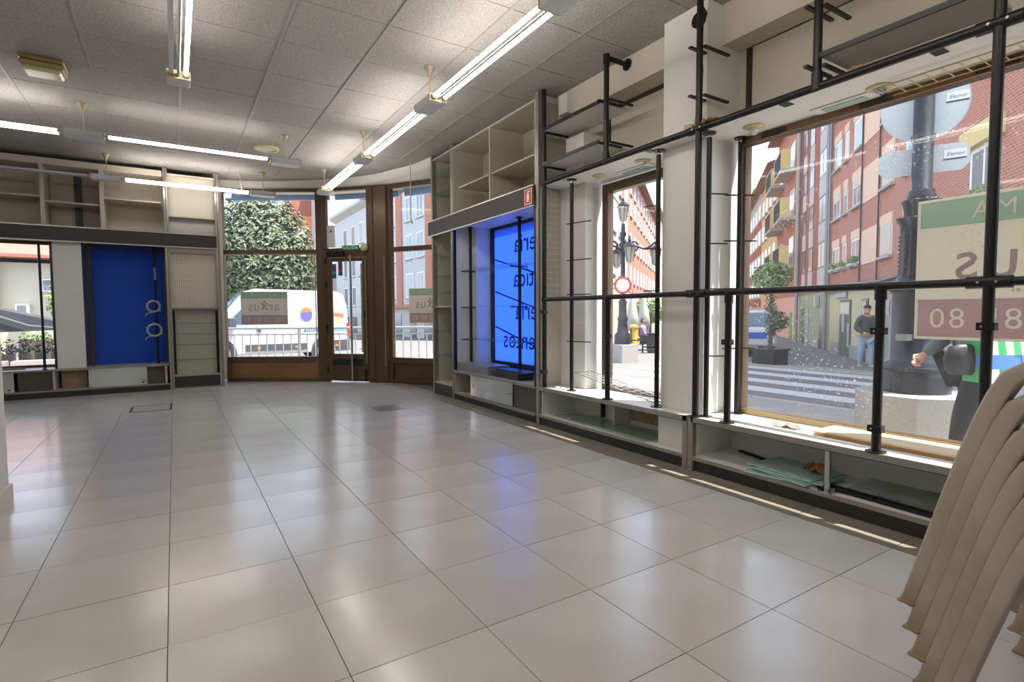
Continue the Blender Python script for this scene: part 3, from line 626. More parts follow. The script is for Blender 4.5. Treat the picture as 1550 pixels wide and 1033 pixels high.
# ---- shelves on the brackets
def frame_shelf(label, y0, y1, z, under, x1=3.16):
    t = thing('pipe_shelf', label, 'shelf', (3.0, (y0+y1)/2, z))
    bx('board', under, t, PX-0.03, x1, y0, y1, z, z+0.018); bx('front_lip', M['blk'], t, PX-0.042, PX-0.03, y0, y1, z-0.002, z+0.024)
frame_shelf('white shelf with black lip, upper one in the pipe frame corner', 3.235, 3.985, 2.667, M['lamw'])
frame_shelf('white shelf with black lip, lower one in the pipe frame corner', 3.235, 3.985, 2.363, M['lamw'])
frame_shelf('glossy grey shelf with black lip above the wide window', 0.87, 1.54, 2.345, mat('glossy_grey', 'b9b7b3', 0.18, spec=0.6), 3.12)
# wood offcut and paper on the soffit behind the rail
for k, (y, x, l, rz, m_) in enumerate(((3.10, 3.0, 0.14, 0.6, 'wood'), (2.42, 2.92, 0.10, 0.4, 'pale'), (1.42, 3.0, 0.18, 0.3, 'wood'))):
    mm = mat('offcut_' + m_, {'wood': 'a5794f', 'pale': 'cdb78d'}[m_], 0.7, var=0.2)
    o = MB().box(-l/2, l/2, -0.025, 0.025, 0, 0.03).build('wood_offcut', mm); o.location = (x, y, 2.2365); o.rotation_euler = (0, 0, rz)
    tag(o, ('brown wood offcut left on the soffit beside the upper pipe post', 'pale wood offcut on the soffit at the plastered column', 'brown wood offcut on the soffit under the glossy grey shelf')[k], 'wood offcut')
tag(MB().tube([(2.93, 2.37, 2.98), (2.94, 2.36, 2.8), (2.945, 2.345, 2.6), (2.93, 2.35, 2.45), (2.92, 2.38, 2.30), (2.93, 2.40, 2.245)], 0.005, 6).build('cable', mat('beige_cable', 'b59c78', 0.5)), 'thin beige cable hanging in front of the plastered column', 'cable')
crumple('dried_leaf', (2.95, 2.25, 2.245), 0.16, 0.10, 0.05, mat('tan_paper', 'c2a878', 0.8), 9, 'torn tan paper lying on the soffit at the column', 'paper')

# ---- spots and lenses in the soffit
def downlight(label, x, y, lamp):
    t = thing('downlight', label, 'light', (x, y, 2.19))
    MB().lathe([(0.03, 0.0), (0.062, 0.0), (0.06, -0.008), (0.034, -0.012)], 24, (x, y, 2.19)).build('ring', M['fixy'], t)
    if lamp: MB().lathe([(0.028, 0.0), (0.028, -0.02), (0.018, -0.045), (0.006, -0.05)], 14, (x, y, 2.186)).build('lamp', M['fixt'], t)
    else: MB().cyl(x, y, 2.172, 2.182, 0.03).build('lamp', M['chrome'], t)
downlight('yellowed downlight with bulb beside the hung wire grid', 3.05, 3.46, True); downlight('flat yellowed downlight in the soffit of the narrow window', 3.04, 2.96, False)
downlight('yellowed downlight with bulb at the corner of the wide window', 3.07, 2.06, True); downlight('tilting downlight in the soffit above the wide window', 3.09, 1.37, False)
for lab, y0, y1, x in (('pale green glass lens in the soffit of the narrow window', 3.02, 3.28, 3.16), ('pale green glass lens in the soffit above the wide window', 1.46, 1.68, 3.15)):
    t = thing('recessed_light', lab, 'light', (x, (y0+y1)/2, 2.19))
    bx('frame', M['lamw'], t, x-0.055, x+0.055, y0-0.05, y1+0.05, 2.181, 2.19); bx('lens', mat('lens_glass', 'a9c4b8', 0.2), t, x-0.03, x+0.03, y0, y1, 2.176, 2.181)

# ---- things on the sill of the wide window
o = MB().box(3.0, 3.23, 0.10, 1.62, 0.3595, 0.385).build('foam_board', mat('beige_board', 'd8c6a8', 0.7, var=0.06, scale=3), bevel=.006); tag(o, 'long beige padded board lying on the sill of the wide window', 'board')
bx('board_edge', mat('brown_edge', 'a77b4f', 0.8), o, 2.994, 3.0, 0.12, 1.60, 0.3595, 0.374)
for k, (a, b) in enumerate((((2.92, 2.22, 0.366), (2.905, 1.30, 0.366)), ((2.94, 2.18, 0.366), (2.925, 1.34, 0.366)))):
    tag(MB().tube([a, b], 0.006, 6).build('thin_rod', M['wireg']), ('thin grey rod lying along the very edge of the wide window sill', 'thin grey rod lying beside the edge rod on the wide window sill')[k], 'rod', 'thin rods on the sill')
crumple('packing_scrap', (3.06, 1.80, 0.361), 0.07, 0.15, 0.03, mat('scrap_tape', '8d7f6c', 0.6, col2='d8d2c8', scale=25), 4, 'torn scrap of packing tape on the sill of the wide window', 'scrap')
tag(bx('sticker', mat('blue_sticker', '3fb4e6', 0.4), None, 3.2645, 3.2655, 2.165, 2.18, 0.47, 0.485), 'tiny blue sticker in the corner of the wide window pane', 'sticker')
for k, y in enumerate((3.78, 3.86)):
    crumple('plaster_crumb', (2.93, y, 0.360), 0.06, 0.05, 0.02, M['wallw'], 20+k, 'plaster crumb lying on the sill at the beige side panel', 'debris')['group'] = 'plaster crumbs'
# ================================================================== units along the back wall
t = thing('low_cabinet', 'long low beige cabinet with mirror doors under the back windows', 'cabinet', (-1.3, 9.0, 0))
bx('sill_board', MATS['grey_sill'], t, -3.2, -0.075, YB, YW+0.06, 0.338, 0.358); bx('front_edge', M['alum'], t, -3.2, -0.075, YB-0.008, YB, 0.336, 0.36)
bx('base_board', M['lam'], t, -3.2, -0.075, YB, YW, 0.078, 0.094); bx('lower_rail', M['alum'], t, -3.2, -0.075, YB-0.008, YB, 0.075, 0.097)
bx('plinth', M['char'], t, -3.2, -0.075, YB+0.015, YB+0.04, 0.0, 0.077); bx('back_panel', M['lam'], t, -3.2, -0.075, YW-0.012, YW-0.002, 0.094, 0.338)
for x in (-2.3, -1.31, -0.115): bx('divider', M['lam'], t, x-0.012, x+0.012, YB+0.002, YW-0.012, 0.094, 0.338)
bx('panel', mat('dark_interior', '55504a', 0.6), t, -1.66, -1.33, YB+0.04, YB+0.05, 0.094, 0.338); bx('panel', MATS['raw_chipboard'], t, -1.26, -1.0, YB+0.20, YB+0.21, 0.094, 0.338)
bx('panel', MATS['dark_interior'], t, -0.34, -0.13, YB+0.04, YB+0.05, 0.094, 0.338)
for (x0, x1) in ((-2.28, -1.69), (-0.965, -0.335)):
    d_ = bx('mirror_door', M['mirror'], t, x0, x1, YB+0.006, YB+0.014, 0.096, 0.336); bx('finger_pull', M['blk'], d_, x1-0.06, x1-0.035, YB+0.0045, YB+0.0062, 0.12, 0.135)
# white pier panel between back windows, dark post, sill board scrap
t = thing('pier_panel', 'tall white panel with dark edges between back window and blue blind', 'panel', (-1.13, 9.0, 0.36))
bx('panel_board', M['lamw'], t, -1.275, -0.985, YB+0.06, YB+0.08, 0.3605, 1.99); bx('edge_strip', M['char'], t, -1.30, -1.275, YB+0.05, YB+0.085, 0.3605, 1.99)
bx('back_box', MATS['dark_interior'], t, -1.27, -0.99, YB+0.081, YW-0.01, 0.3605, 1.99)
pp = thing('window_post', 'thin dark post standing on the back cabinet in front of window', 'post', (-1.40, YB+0.05, 0.36))
MB().cyl(-1.40, YB+0.05, 0.3585, 2.0, 0.014).build('post_pipe', M['blk'], pp); MB().cyl(-1.40, YB+0.05, 0.3585, 0.365, 0.03).build('flange', M['blk'], pp)
tag(bx('wood_strip', mat('dull_wood', '8c7a58', 0.7), None, -2.2, -1.62, YB+0.22, YB+0.26, 0.359, 0.38), 'short dull wooden strip lying on the back window sill', 'wood strip')
# deep blue blind
t = thing('window_blind', 'deep blue sheet hung over the back window with a brown top rail', 'blind', (-0.52, YW+0.02, 0.36))
MB().box(-0.932, -0.105, YW+0.028, YW+0.034, 0.362, 1.99).build('sheet', film('deep_blue_sheet', '3a63c4', 0.22), t)
MB().tube([(-0.92, YW+0.0, 1.93), (-0.10, YW+0.0, 1.915)], 0.009, 8).build('top_rail', mat('rail_brown', '7a3e26', 0.5), t)
bx('torn_edge', MATS['sign_white'], t, -0.945, -0.935, YW+0.02, YW+0.03, 0.42, 1.6)
bx('sheet_edge', film('deep_blue_sheet', '3a63c4', 0.22), t, -0.995, -0.972, YW-0.03, YW-0.024, 0.37, 1.97)
t = thing('blind_post', 'thin dark post with a worn patch in front of the blue sheet', 'post', (-0.20, YB+0.25, 0.36))
MB().tube([(-0.205, YB+0.22, 0.359), (-0.205, YB+0.22, 1.985)], 0.014, 10).build('post_pipe', M['blk'], t); MB().tube([(-0.205, YB+0.22, 1.53), (-0.205, YB+0.22, 1.70)], 0.0148, 10).build('worn_patch', M['alum'], t)
M['cab'] = mat('clear_cable', 'bcb8b4', 0.3)
def coil(label, z, r0, seed):
    pts = []; rr = random.Random(seed)
    for k in range(5*14):
        q = 2*PI*k/14; rad = r0 + 0.009*math.sin(k*0.37+seed); pts.append((-0.235+rad*math.cos(q), YB+0.19+0.0006*k-0.03, z+rad*math.sin(q)))
    pts += [(-0.235+r0+0.01, YB+0.19, z-0.06), (-0.24-r0, YB+0.18, z-0.10), (-0.25-r0*1.1, YB+0.17, z-0.135)]
    tag(MB().tube(pts, 0.006, 6).build('cable_coil', M['cab']), label, 'cable')
coil('upper grey cable coil hanging on the post before the blue sheet', 1.16, 0.075, 1); coil('lower grey cable coil hanging on the post before the blue sheet', 0.83, 0.085, 3)
# ---- upper cabinets on the back wall
t = thing('upper_cabinet', 'long beige open upper cabinet above the back windows', 'cabinet', (-1.3, 9.0, 2.17))
bx('back_panel', M['lam'], t, -3.2, -0.08, YW-0.012, YW-0.002, 2.17, 2.98); bx('top_board', M['lam'], t, -3.2, -0.08, YB, YW-0.012, 2.92, 2.945); bx('top_strip', M['lam'], t, -3.2, -0.08, YB, YB+0.012, 2.945, 3.0)
bx('bottom_board', M['lam'], t, -3.2, -0.08, YB, YW-0.012, 2.15, 2.172)
for x in (-2.25, -1.335, -0.745): bx('divider', M['lam'], t, x-0.02, x+0.02, YB, YW-0.012, 2.172, 2.92)
bx('dark_post', mat('dark_frame', '2b2622', 0.45), t, -1.06, -0.99, YW-0.09, YW-0.012, 2.172, 2.92); bx('grey_infill', M['grey'], t, -0.99, -0.765, YW-0.03, YW-0.013, 2.172, 2.90)
bx('shelf', M['lam'], t, -3.2, -1.355, YB+0.02, YW-0.012, 2.515, 2.535); bx('shelf', M['lam'], t, -1.315, -0.765, YB+0.02, YW-0.012, 2.46, 2.48); bx('shelf', M['lam'], t, -0.725, -0.10, YB+0.02, YW-0.012, 2.56, 2.58)
t = thing('fascia_board', 'charcoal fascia board with metal edges above the back windows', 'fascia', (-1.3, YB-0.01, 1.97))
bx('panel', mat('charcoal_matt', '2b2927', 0.4, var=0.1), t, -3.2, 0.55, YB-0.02, YB-0.002, 1.985, 2.155); bx('metal_edge', M['alu'], t, -3.2, 0.55, YB-0.024, YB, 2.155, 2.17); bx('metal_edge', M['alu'], t, -3.2, 0.55, YB-0.024, YB, 1.968, 1.985)
# ---- pegboard column
t = thing('pegboard_column', 'beige column unit with pegboard and glass shelves beside the entrance window', 'shelving', (0.26, 9.0, 0))
for x in (-0.045, 0.567):
    for dx, m_ in ((-0.014, 'alu'), (0.014, 'alum')): bx('upright', M[m_], t, x+dx-0.013, x+dx+0.013, YB-0.005, YB+0.05, 0.0, 3.05, bevel=.003)
bx('side_panel', M['lam'], t, -0.06, -0.045, YB+0.05, YW-0.002, 0.0, 3.0); bx('side_panel', M['lamw'], t, 0.555, 0.585, YB+0.05, YW+0.12, 0.0, 3.0)
bx('back_panel', M['lam'], t, -0.02, 0.54, YB+0.14, YB+0.15, 0.17, 3.0)
bx('upper_panel', M['lam'], t, -0.02, 0.54, YB+0.06, YB+0.075, 2.40, 2.95); bx('shelf', M['alum'], t, -0.02, 0.54, YB, YB+0.14, 2.385, 2.40); bx('top_board', M['lam'], t, -0.02, 0.54, YB, YB+0.14, 2.95, 2.975)
bx('grey_infill', M['grey'], t, -0.02, 0.54, YB+0.05, YB+0.06, 2.17, 2.385)
bx('header', M['alum'], t, -0.02, 0.54, YB+0.01, YB+0.03, 1.90, 1.968)
# perforated board: holes drawn as small dark discs on the face, shade put in their colour
pm = bpy.data.materials.new('pegboard'); pm.use_nodes = True; MATS['pegboard'] = pm; ntp = pm.node_tree; bp_ = ntp.nodes['Principled BSDF']; bp_.inputs['Roughness'].default_value = 0.55
bp_.inputs['Base Color'].default_value = srgb('cdc6b4')
pb = bx('pegboard', pm, t, -0.02, 0.54, YB+0.045, YB+0.055, 1.145, 1.90)
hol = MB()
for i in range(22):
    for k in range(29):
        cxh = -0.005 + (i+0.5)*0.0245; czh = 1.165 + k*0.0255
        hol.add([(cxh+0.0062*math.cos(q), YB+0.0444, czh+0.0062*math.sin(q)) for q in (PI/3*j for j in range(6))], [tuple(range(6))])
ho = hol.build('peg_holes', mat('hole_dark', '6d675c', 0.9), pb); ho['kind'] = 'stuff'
bx('board_seam', M['grey'], pb, -0.02, 0.54, YB+0.0435, YB+0.045, 1.515, 1.522)
bx('mid_edge', M['alum'], t, -0.02, 0.54, YB, YB+0.06, 1.122, 1.142)
for x in (0.0, 0.525): bx('slotted_strip', M['blk'], t, x-0.012, x+0.012, YB+0.125, YB+0.14, 0.20, 1.10)
for z in (0.92, 0.77, 0.615, 0.405): bx('glass_shelf', M['shelfglass'], t, -0.018, 0.538, YB+0.005, YB+0.135, z-0.004, z+0.004)
bx('base_shelf', M['lam'], t, -0.02, 0.54, YB, YB+0.14, 0.175, 0.195); bx('base_edge', M['alu'], t, -0.02, 0.54, YB-0.006, YB, 0.176, 0.196)
bx('plinth', M['char'], t, -0.02, 0.54, YB+0.005, YB+0.03, 0.02, 0.175); bx('base_trim', M['alu'], t, -0.02, 0.54, YB-0.004, YB+0.02, 0.0, 0.02)
bx('foot_block', MATS['white_baseboard'], t, 0.585, 0.64, YB+0.08, YB+0.3, 0.0, 0.07)

# ================================================================== floor hatch, floor vent
t = thing('floor_hatch', 'rectangular floor hatch outlined by a dark metal frame', 'hatch', (-0.25, 7.2, 0))
fr = MB().box(-0.43, -0.06, 7.40, 7.42, 0, 0.002).box(-0.43, -0.06, 6.98, 7.0, 0, 0.002).box(-0.44, -0.42, 6.98, 7.42, 0, 0.002).box(-0.07, -0.05, 6.98, 7.42, 0, 0.002)
fr.build('frame', mat('hatch_metal', '4a453f', 0.45, metal=0.5), t); bx('lid', M['tile'], t, -0.42, -0.07, 7.0, 7.40, 0, 0.0012)
fr = MB().box(-0.10, -0.09, 8.25, 8.60, 0, 0.0018).box(-0.055, -0.045, 8.25, 8.60, 0, 0.0018).box(-0.10, -0.045, 8.24, 8.25, 0, 0.0018).box(-0.10, -0.045, 8.60, 8.61, 0, 0.0018)
tag(fr.build('floor_slot', MATS['hatch_metal']), 'narrow metal floor slot in front of the pegboard column', 'floor slot')
t = thing('floor_vent', 'grey square metal floor plate with two recessed pulls', 'floor plate', (1.95, 5.72, 0))
bx('plate', mat('dull_plate', '77787a', 0.4, metal=0.3), t, 1.82, 2.11, 5.55, 5.88, 0, 0.002)
for x in (1.92, 2.01): bx('pull', MATS['hatch_metal'], t, x-0.03, x+0.03, 5.70, 5.72, 0.002, 0.003)

# ================================================================== ceiling lights
def rod(par, x, y, z):
    MB().cyl(x, y, z, ZC-0.02, 0.006, 8).build('rod', M['fixy'], par); MB().lathe([(0.008, -0.07), (0.016, -0.055), (0.03, -0.02), (0.045, -0.002), (0.045, 0.0)], 16, (x, y, ZC)).build('ceiling_cup', M['brass'], par)
LZ = 2.765
def light_run(label, axis, c, joints, ends, lit, boxlen=0.30):
    """joints: coordinates of the boxes along the run; tubes span between them. lit: per span, (left, right) lit flags."""
    P = (lambda s_, o_: (c+o_, s_)) if axis == 'y' else (lambda s_, o_: (s_, c+o_))
    t = thing('fluorescent_light', label, 'ceiling light', P(joints[0], 0) + (LZ,), group=None)
    def lbx(name, m, s0, s1, o0, o1, z0, z1, bevel=0.0):
        a = P(s0, o0); b = P(s1, o1); return bx(name, m, t, min(a[0], b[0]), max(a[0], b[0]), min(a[1], b[1]), max(a[1], b[1]), z0, z1, bevel)
    for j in joints:
        h = boxlen/2
        lbx('joint_box', M['fixt'], j-h, j+h, -0.075, 0.075, LZ-0.035, LZ+0.03, .008)
        for sgn in (-1, 1): lbx('end_cap', M['fixy'], j+sgn*h, j+sgn*(h+0.012), -0.075, 0.075, LZ-0.03, LZ+0.03)
        x, y = P(j, 0); rod(t, x, y, LZ+0.03)
    for (s0, s1), (la, lb_) in zip(ends, lit):
        for o_, on in ((-0.045, la), (0.045, lb_)):
            a = P(s0, o_); b = P(s1, o_); q = (0.03 if s1 > s0 else -0.03)
            e0 = P(s0+q, o_); e1 = P(s1-q, o_)
            MB().tube([e0+(LZ,), e1+(LZ,)], 0.014, 10).build('tube', M['tubeon'] if on else M['tubeoff'], t)
            for u0, u1 in ((s0, s0+q), (s1-q, s1)):
                MB().tube([P(u0, o_)+(LZ,), P(u1, o_)+(LZ,)], 0.0145, 10).build('tube_cap', M['alu'], t)
        MB().tube([P(s0, 0)+(LZ-0.008,), P(s1, 0)+(LZ-0.008,)], 0.010, 8).build('spine', M['alu'], t)
    return t
js = [7.84, 6.0, 4.18, 2.36, 0.54, -1.28]
def spans(js, h=0.162): return [(a-h if b < a else a+h, b+h if b < a else b-h) for a, b in zip(js[:-1], js[1:])]
light_run('twin fluorescent run along the display windows towards the entrance', 'y', 1.845, js, spans(js), [(1, 1)]*5)
js = [1.125, -0.67, -2.47]
light_run('fluorescent run crossing the ceiling in front of the round vent', 'x', 6.60, js, spans(js), [(1, 0), (1, 1)])
js = [1.14, -0.657, -2.45]
t = light_run('fluorescent run nearest the back cabinets, half of it dark', 'x', 8.50, js, spans(js), [(1, 1), (0, 0)])
MB().tube([(0.87, 8.5, LZ), (0.86, 8.52, 2.9), (0.85, 8.55, ZC)], 0.008, 6).build('supply_cable', M['fixy'], t)
js = [4.68, 2.85, 1.02, -0.8]
light_run('fluorescent run overhead with one dark tube and one lit', 'y', 0.085, js, spans(js, 0.075), [(0, 1), (1, 1), (1, 1)], 0.135)
js = [3.0, 1.2, -0.6, -2.4]
light_run('added unseen fluorescent run over the far side of the room', 'y', -3.0, js, spans(js), [(1, 1)]*3)  # extra lamp run out of view, added to brighten the room
# hanging wire with a hook by the side panel
tag(MB().tube([(2.73, 6.857, ZC), (2.73, 6.857, 2.30), (2.735, 6.86, 2.27), (2.75, 6.87, 2.255), (2.765, 6.88, 2.27)], 0.007, 6).build('hanging_hook', M['fixy']), 'thin wire with a small hook hanging before the entrance side panel', 'hook')
# emergency light
t = thing('emergency_light', 'yellowed emergency light box with clear lens on the ceiling', 'emergency light', (-0.81, 5.68, ZC))
MB().box(-0.95, -0.67, 5.56, 5.80, ZC-0.03, ZC).build('base', mat('old_yellow_plastic', '97824f', 0.5, var=0.15), t, bevel=.01)
MB().box(-0.945, -0.675, 5.58, 5.78, ZC-0.075, ZC-0.03).build('body', mat('old_plastic_olive', 'a79a66', 0.5, var=0.1), t, bevel=.012)
MB().box(-0.93, -0.69, 5.575, 5.76, ZC-0.11, ZC-0.072).build('lens', mat('dull_lens', 'c5c79f', 0.25), t, bevel=.015)
t = thing('ceiling_vent', 'round beige ceiling vent beside the crossing light run', 'vent', (1.02, 7.2, ZC))
MB().lathe([(0.145, 0.0), (0.14, -0.018), (0.10, -0.022), (0.098, -0.012)], 32, (1.02, 7.2, ZC)).build('ring', M['fixy'], t)
for k in range(3): MB().lathe([(0.095-0.03*k, -0.006), (0.09-0.03*k, -0.016), (0.078-0.03*k, -0.016), (0.074-0.03*k, -0.006)], 28, (1.02, 7.2, ZC)).build('louver_ring', M['fixt'], t)

# ---- signs at the entrance
a, L2, rz = local_line(ENT[1], ENT[2])
t = thing('exit_sign', 'small green SALIDA exit sign above the glass door', 'sign', (a.x, a.y, 0), rz)
MB().box(0.38, 0.66, -0.042, -0.037, ZM0+0.045, ZM1+0.045).build('plate', mat('exit_green', '1f8a4c', 0.5), t, off=Vector())
text_mesh('lettering', 'SALIDA', 0.068, MATS['sign_white'], t, (0.52, -0.0425, ZM0+0.080), (PI/2, 0, 0), spacing=1.15)
t = thing('door_alarm', 'cream sensor box at the top corner of the door frame', 'sensor', (a.x, a.y, 0), rz)
MB().lathe([(0.02, 0.0), (0.055, 0.02), (0.05, 0.09), (0.02, 0.11)], 14, (L2-0.02, -0.075, ZM0+0.02)).build('body', mat('cream_plastic', 'd3cba6', 0.5), t, off=Vector())
t = thing('opening_hours_card', 'white notice card taped in the pane above the glass door', 'notice', (a.x, a.y, 0), rz)
MB().box(0.105, 0.24, -0.004, 0.008, ZM1+0.03, ZM1+0.36).build('card', mat('paper_white', 'e6e8e8', 0.6), t, off=Vector())
MB().prism([(0.15, 2.29), (0.185, 2.32), (0.195, 2.30), (0.165, 2.275)], (0, 0.002, 0), o=(0, -0.0065, 0)).build('logo', mat('ink_dark', '3c3f45', 0.6), t, off=Vector())
# stickers on the door pane
for nm, lab, b, cols in (('door_sticker', 'dark blue card sticker on the upper door pane', (0.195, 0.265, 1.58, 1.80), ('3d566b', '2c86c4')), ('door_sticker', 'grey and red alarm sticker on the upper door pane', (0.30, 0.37, 1.62, 1.86), ('5c5a5c', 'd02c30'))):
    t = thing(nm, lab, 'sticker', (a.x, a.y, 0), rz)
    MB().box(b[0], b[1], -0.030, -0.0265, b[2], b[3]).build('card', mat('stk'+cols[0], cols[0], 0.5), t, off=Vector()); MB().box(b[0]+.004, b[1]-.004, -0.0312, -0.0298, b[2]+0.06, b[2]+0.11).build('band', mat('stk'+cols[1], cols[1], 0.5), t, off=Vector())
# agency signs taped to the outside of the panes: seen from behind, so mirrored
M['sgrey'] = film('sign_board', 'd8d4c8', 0.5); M['sgreen'] = film('sign_green', 'aec0b0', 0.5); M['smauve'] = film('sign_mauve', 'bfaaac', 0.5); M['sink'] = mat('sign_ink', 'b3a0a4', 0.7); M['sgrn'] = mat('sign_logo_green', '7a9c8a', 0.7); M['slet'] = mat('sign_pale_letter', 'e6dec8', 0.7)
def agency_sign(label, w_, h):
    """Local x-z plane, lettering faces +y (the street); origin at the lower left seen from the shop."""
    t = thing('agency_sign', label, 'sign', (0, 0, 0), 1e-6, None)
    e = 0.015*w_
    MB().box(0, w_, 0, 0.003, h*0.285, h*0.80).box(0, w_, 0, 0.003, 0, e).box(0, w_, 0, 0.003, h-e, h).box(0, e, 0, 0.003, e, h*0.285).box(w_-e, w_, 0, 0.003, e, h*0.285).box(0, e, 0, 0.003, h*0.80, h-e).box(w_-e, w_, 0, 0.003, h*0.80, h-e).build('board', M['sgrey'], t, off=Vector())
    gb = MB().box(e, w_-e, 0, 0.003, h*0.80, h-e).build('green_band', M['sgreen'], t, off=Vector()); mb_ = MB().box(e, w_-e, 0, 0.003, e, h*0.285).build('mauve_band', M['smauve'], t, off=Vector())
    def tx(s_, size, x, z, m, sp=1.0, cut=None):
        o = text_mesh('lettering', s_, size, m, t, (x, -0.0012, z), (PI/2, 0, 0), sx=-1, spacing=sp, extrude=0.0004)
        if cut:                                    # pale letters are left open in the printed band
            o.location = (0, 0, 0); o.rotation_euler = (0, 0, 0); k_ = text_mesh('cutter', s_, size, m, None, (0, 0, 0), (0, 0, 0), sx=-1, spacing=sp, extrude=0.01)
            mx_ = Matrix.Translation((x, 0.0015, z)) @ Matrix.Rotation(PI/2, 4, 'X'); k_.data.transform(mx_)
            for v in o.data.vertices: v.co.z *= 0.0014/0.0004
            o.data.transform(mx_)
            md = cut.modifiers.new('cut', 'BOOLEAN'); md.operation = 'DIFFERENCE'; md.object = k_; md.solver = 'EXACT'
            sv = cut.parent; cut.parent = None
            dg = bpy.context.evaluated_depsgraph_get(); dg.update(); me = bpy.data.meshes.new_from_object(cut.evaluated_get(dg)); cut.modifiers.clear()
            if len(me.polygons) > 20: cut.data = me
            cut.parent = sv; bpy.data.objects.remove(k_)
        return o
    tx('INFORMA', h*0.155, w_*0.5, h*0.885, M['sgrey'], 1.22, gb)
    tx('985 20 85 80', h*0.20, w_*0.5, h*0.145, M['sgrey'], 1.15, mb_)
    tx('ar', h*0.40, w_*0.705, h*0.545, M['sink'], 1.05); tx('us', h*0.40, w_*0.285, h*0.545, M['sink'], 1.05)
    tx('www.arxus.es', h*0.05, w_*0.5, h*0.345, M['sink'], 1.2)
    q = h*0.052
    def dia(x, z, s_, m, nm): MB().prism([(x-s_, z), (x, z-s_), (x+s_, z), (x, z+s_)], (0, 0.0006, 0), o=(0, -0.0014, 0)).build(nm, m, t, off=Vector())
    cx_, cz_ = w_*0.50, h*0.555
    MB().prism([(cx_+0.9*q-1.2*q, cz_), (cx_-2.2*q, cz_+1.9*q), (cx_-0.6*q, cz_+1.9*q), (cx_+1.3*q, cz_), (cx_-0.6*q, cz_-1.9*q), (cx_-2.2*q, cz_-1.9*q)], (0, 0.0006, 0), o=(0, -0.0014, 0)).build('logo_chevron', M['sink'], t, off=Vector())
    for dx, dz in ((1.5, 1.5), (0.3, 2.7), (1.5, -1.5)): dia(cx_+dx*q*0.9, cz_+dz*q, q*0.75, M['sgrn'], 'logo_diamond')
    return t
a, L1, rz = local_line(ENT[0], ENT[1])
s1 = agency_sign('green and mauve agency sign on the pane left of the door', 0.72, 0.51)
def place(t, line, off, z):
    a, L_, rz = line; d = Vector((math.cos(rz), math.sin(rz), 0)); nrm = Vector((-d.y, d.x, 0))
    p = Vector((a.x, a.y, 0)) + d*off + nrm*0.024; t.location = (p.x, p.y, z); t.rotation_euler = (0, 0, rz)
place(s1, (a, L1, rz), 0.29, 0.88)
s2 = agency_sign('green and mauve agency sign on the side panel right of the door', 0.72, 0.51); place(s2, local_line(ENT[3], ENT[4]), 0.33, 0.90)
s3 = agency_sign('large agency sign on the outside of the wide window beside the lamp post', 1.0, 0.71)
s3.location = (3.29, 1.26, 0.90); s3.rotation_euler = (0, 0, -PI/2)
# ================================================================== stack of plastic armchairs
M['chair'] = mat('cream_plastic_chair', 'bbb0a3', 0.42, var=0.10, scale=5, col2='aa9d8b', bump=0.03, bscale=40)
_nt = M['chair'].node_tree; _b = _nt.nodes['Principled BSDF']; _src = _b.inputs['Base Color'].links[0].from_socket      # grime worn into the feet
_tc = N(_nt, 'ShaderNodeTexCoord'); _sx = N(_nt, 'ShaderNodeSeparateXYZ'); _nt.links.new(_tc.outputs['Object'], _sx.inputs[0]); _nz = N(_nt, 'ShaderNodeTexNoise', Scale=22.0, Detail=4.0); _nt.links.new(_tc.outputs['Object'], _nz.inputs['Vector'])
_ma = N(_nt, 'ShaderNodeMath', operation='MULTIPLY_ADD'); _ma.inputs[1].default_value = 0.10; _nt.links.new(_nz.outputs[0], _ma.inputs[0]); _nt.links.new(_sx.outputs[2], _ma.inputs[2])
_mr = N(_nt, 'ShaderNodeMapRange'); _mr.inputs[1].default_value = 0.05; _mr.inputs[2].default_value = 0.13; _mr.inputs[3].default_value = 0.7; _mr.inputs[4].default_value = 0.0; _nt.links.new(_ma.outputs[0], _mr.inputs[0])
_mx = N(_nt, 'ShaderNodeMix', data_type='RGBA'); _mx.inputs[7].default_value = srgb('8f7a55'); _nt.links.new(_src, _mx.inputs[6]); _nt.links.new(_mr.outputs[0], _mx.inputs[0]); _nt.links.new(_mx.outputs[2], _b.inputs['Base Color'])
def sweep(mb, path, secs):
    """path: points; secs: per point (side vector, normal vector, half width a, half width b); rounded box section."""
    n = 16; rings = []
    for p, (s_, u_, a, b) in zip(path, secs):
        ring = []
        for j in range(n):
            q = 2*PI*(j+0.5)/n; cx_ = math.cos(q); sz = math.sin(q); e = 0.28
            ring.append(Vector(p) + Vector(s_)*a*math.copysign(abs(cx_)**e, cx_) + Vector(u_)*b*math.copysign(abs(sz)**e, sz))
        rings.append(ring)
    vs_ = [v for r_ in rings for v in r_]; fs = []
    for i in range(len(rings)-1):
        for j in range(n): fs.append((i*n+j, i*n+(j+1) % n, (i+1)*n+(j+1) % n, (i+1)*n+j))
    mb.add(vs_, fs, True); mb.add(rings[0], [tuple(range(n))]); mb.add(rings[-1], [tuple(range(n))[::-1]])
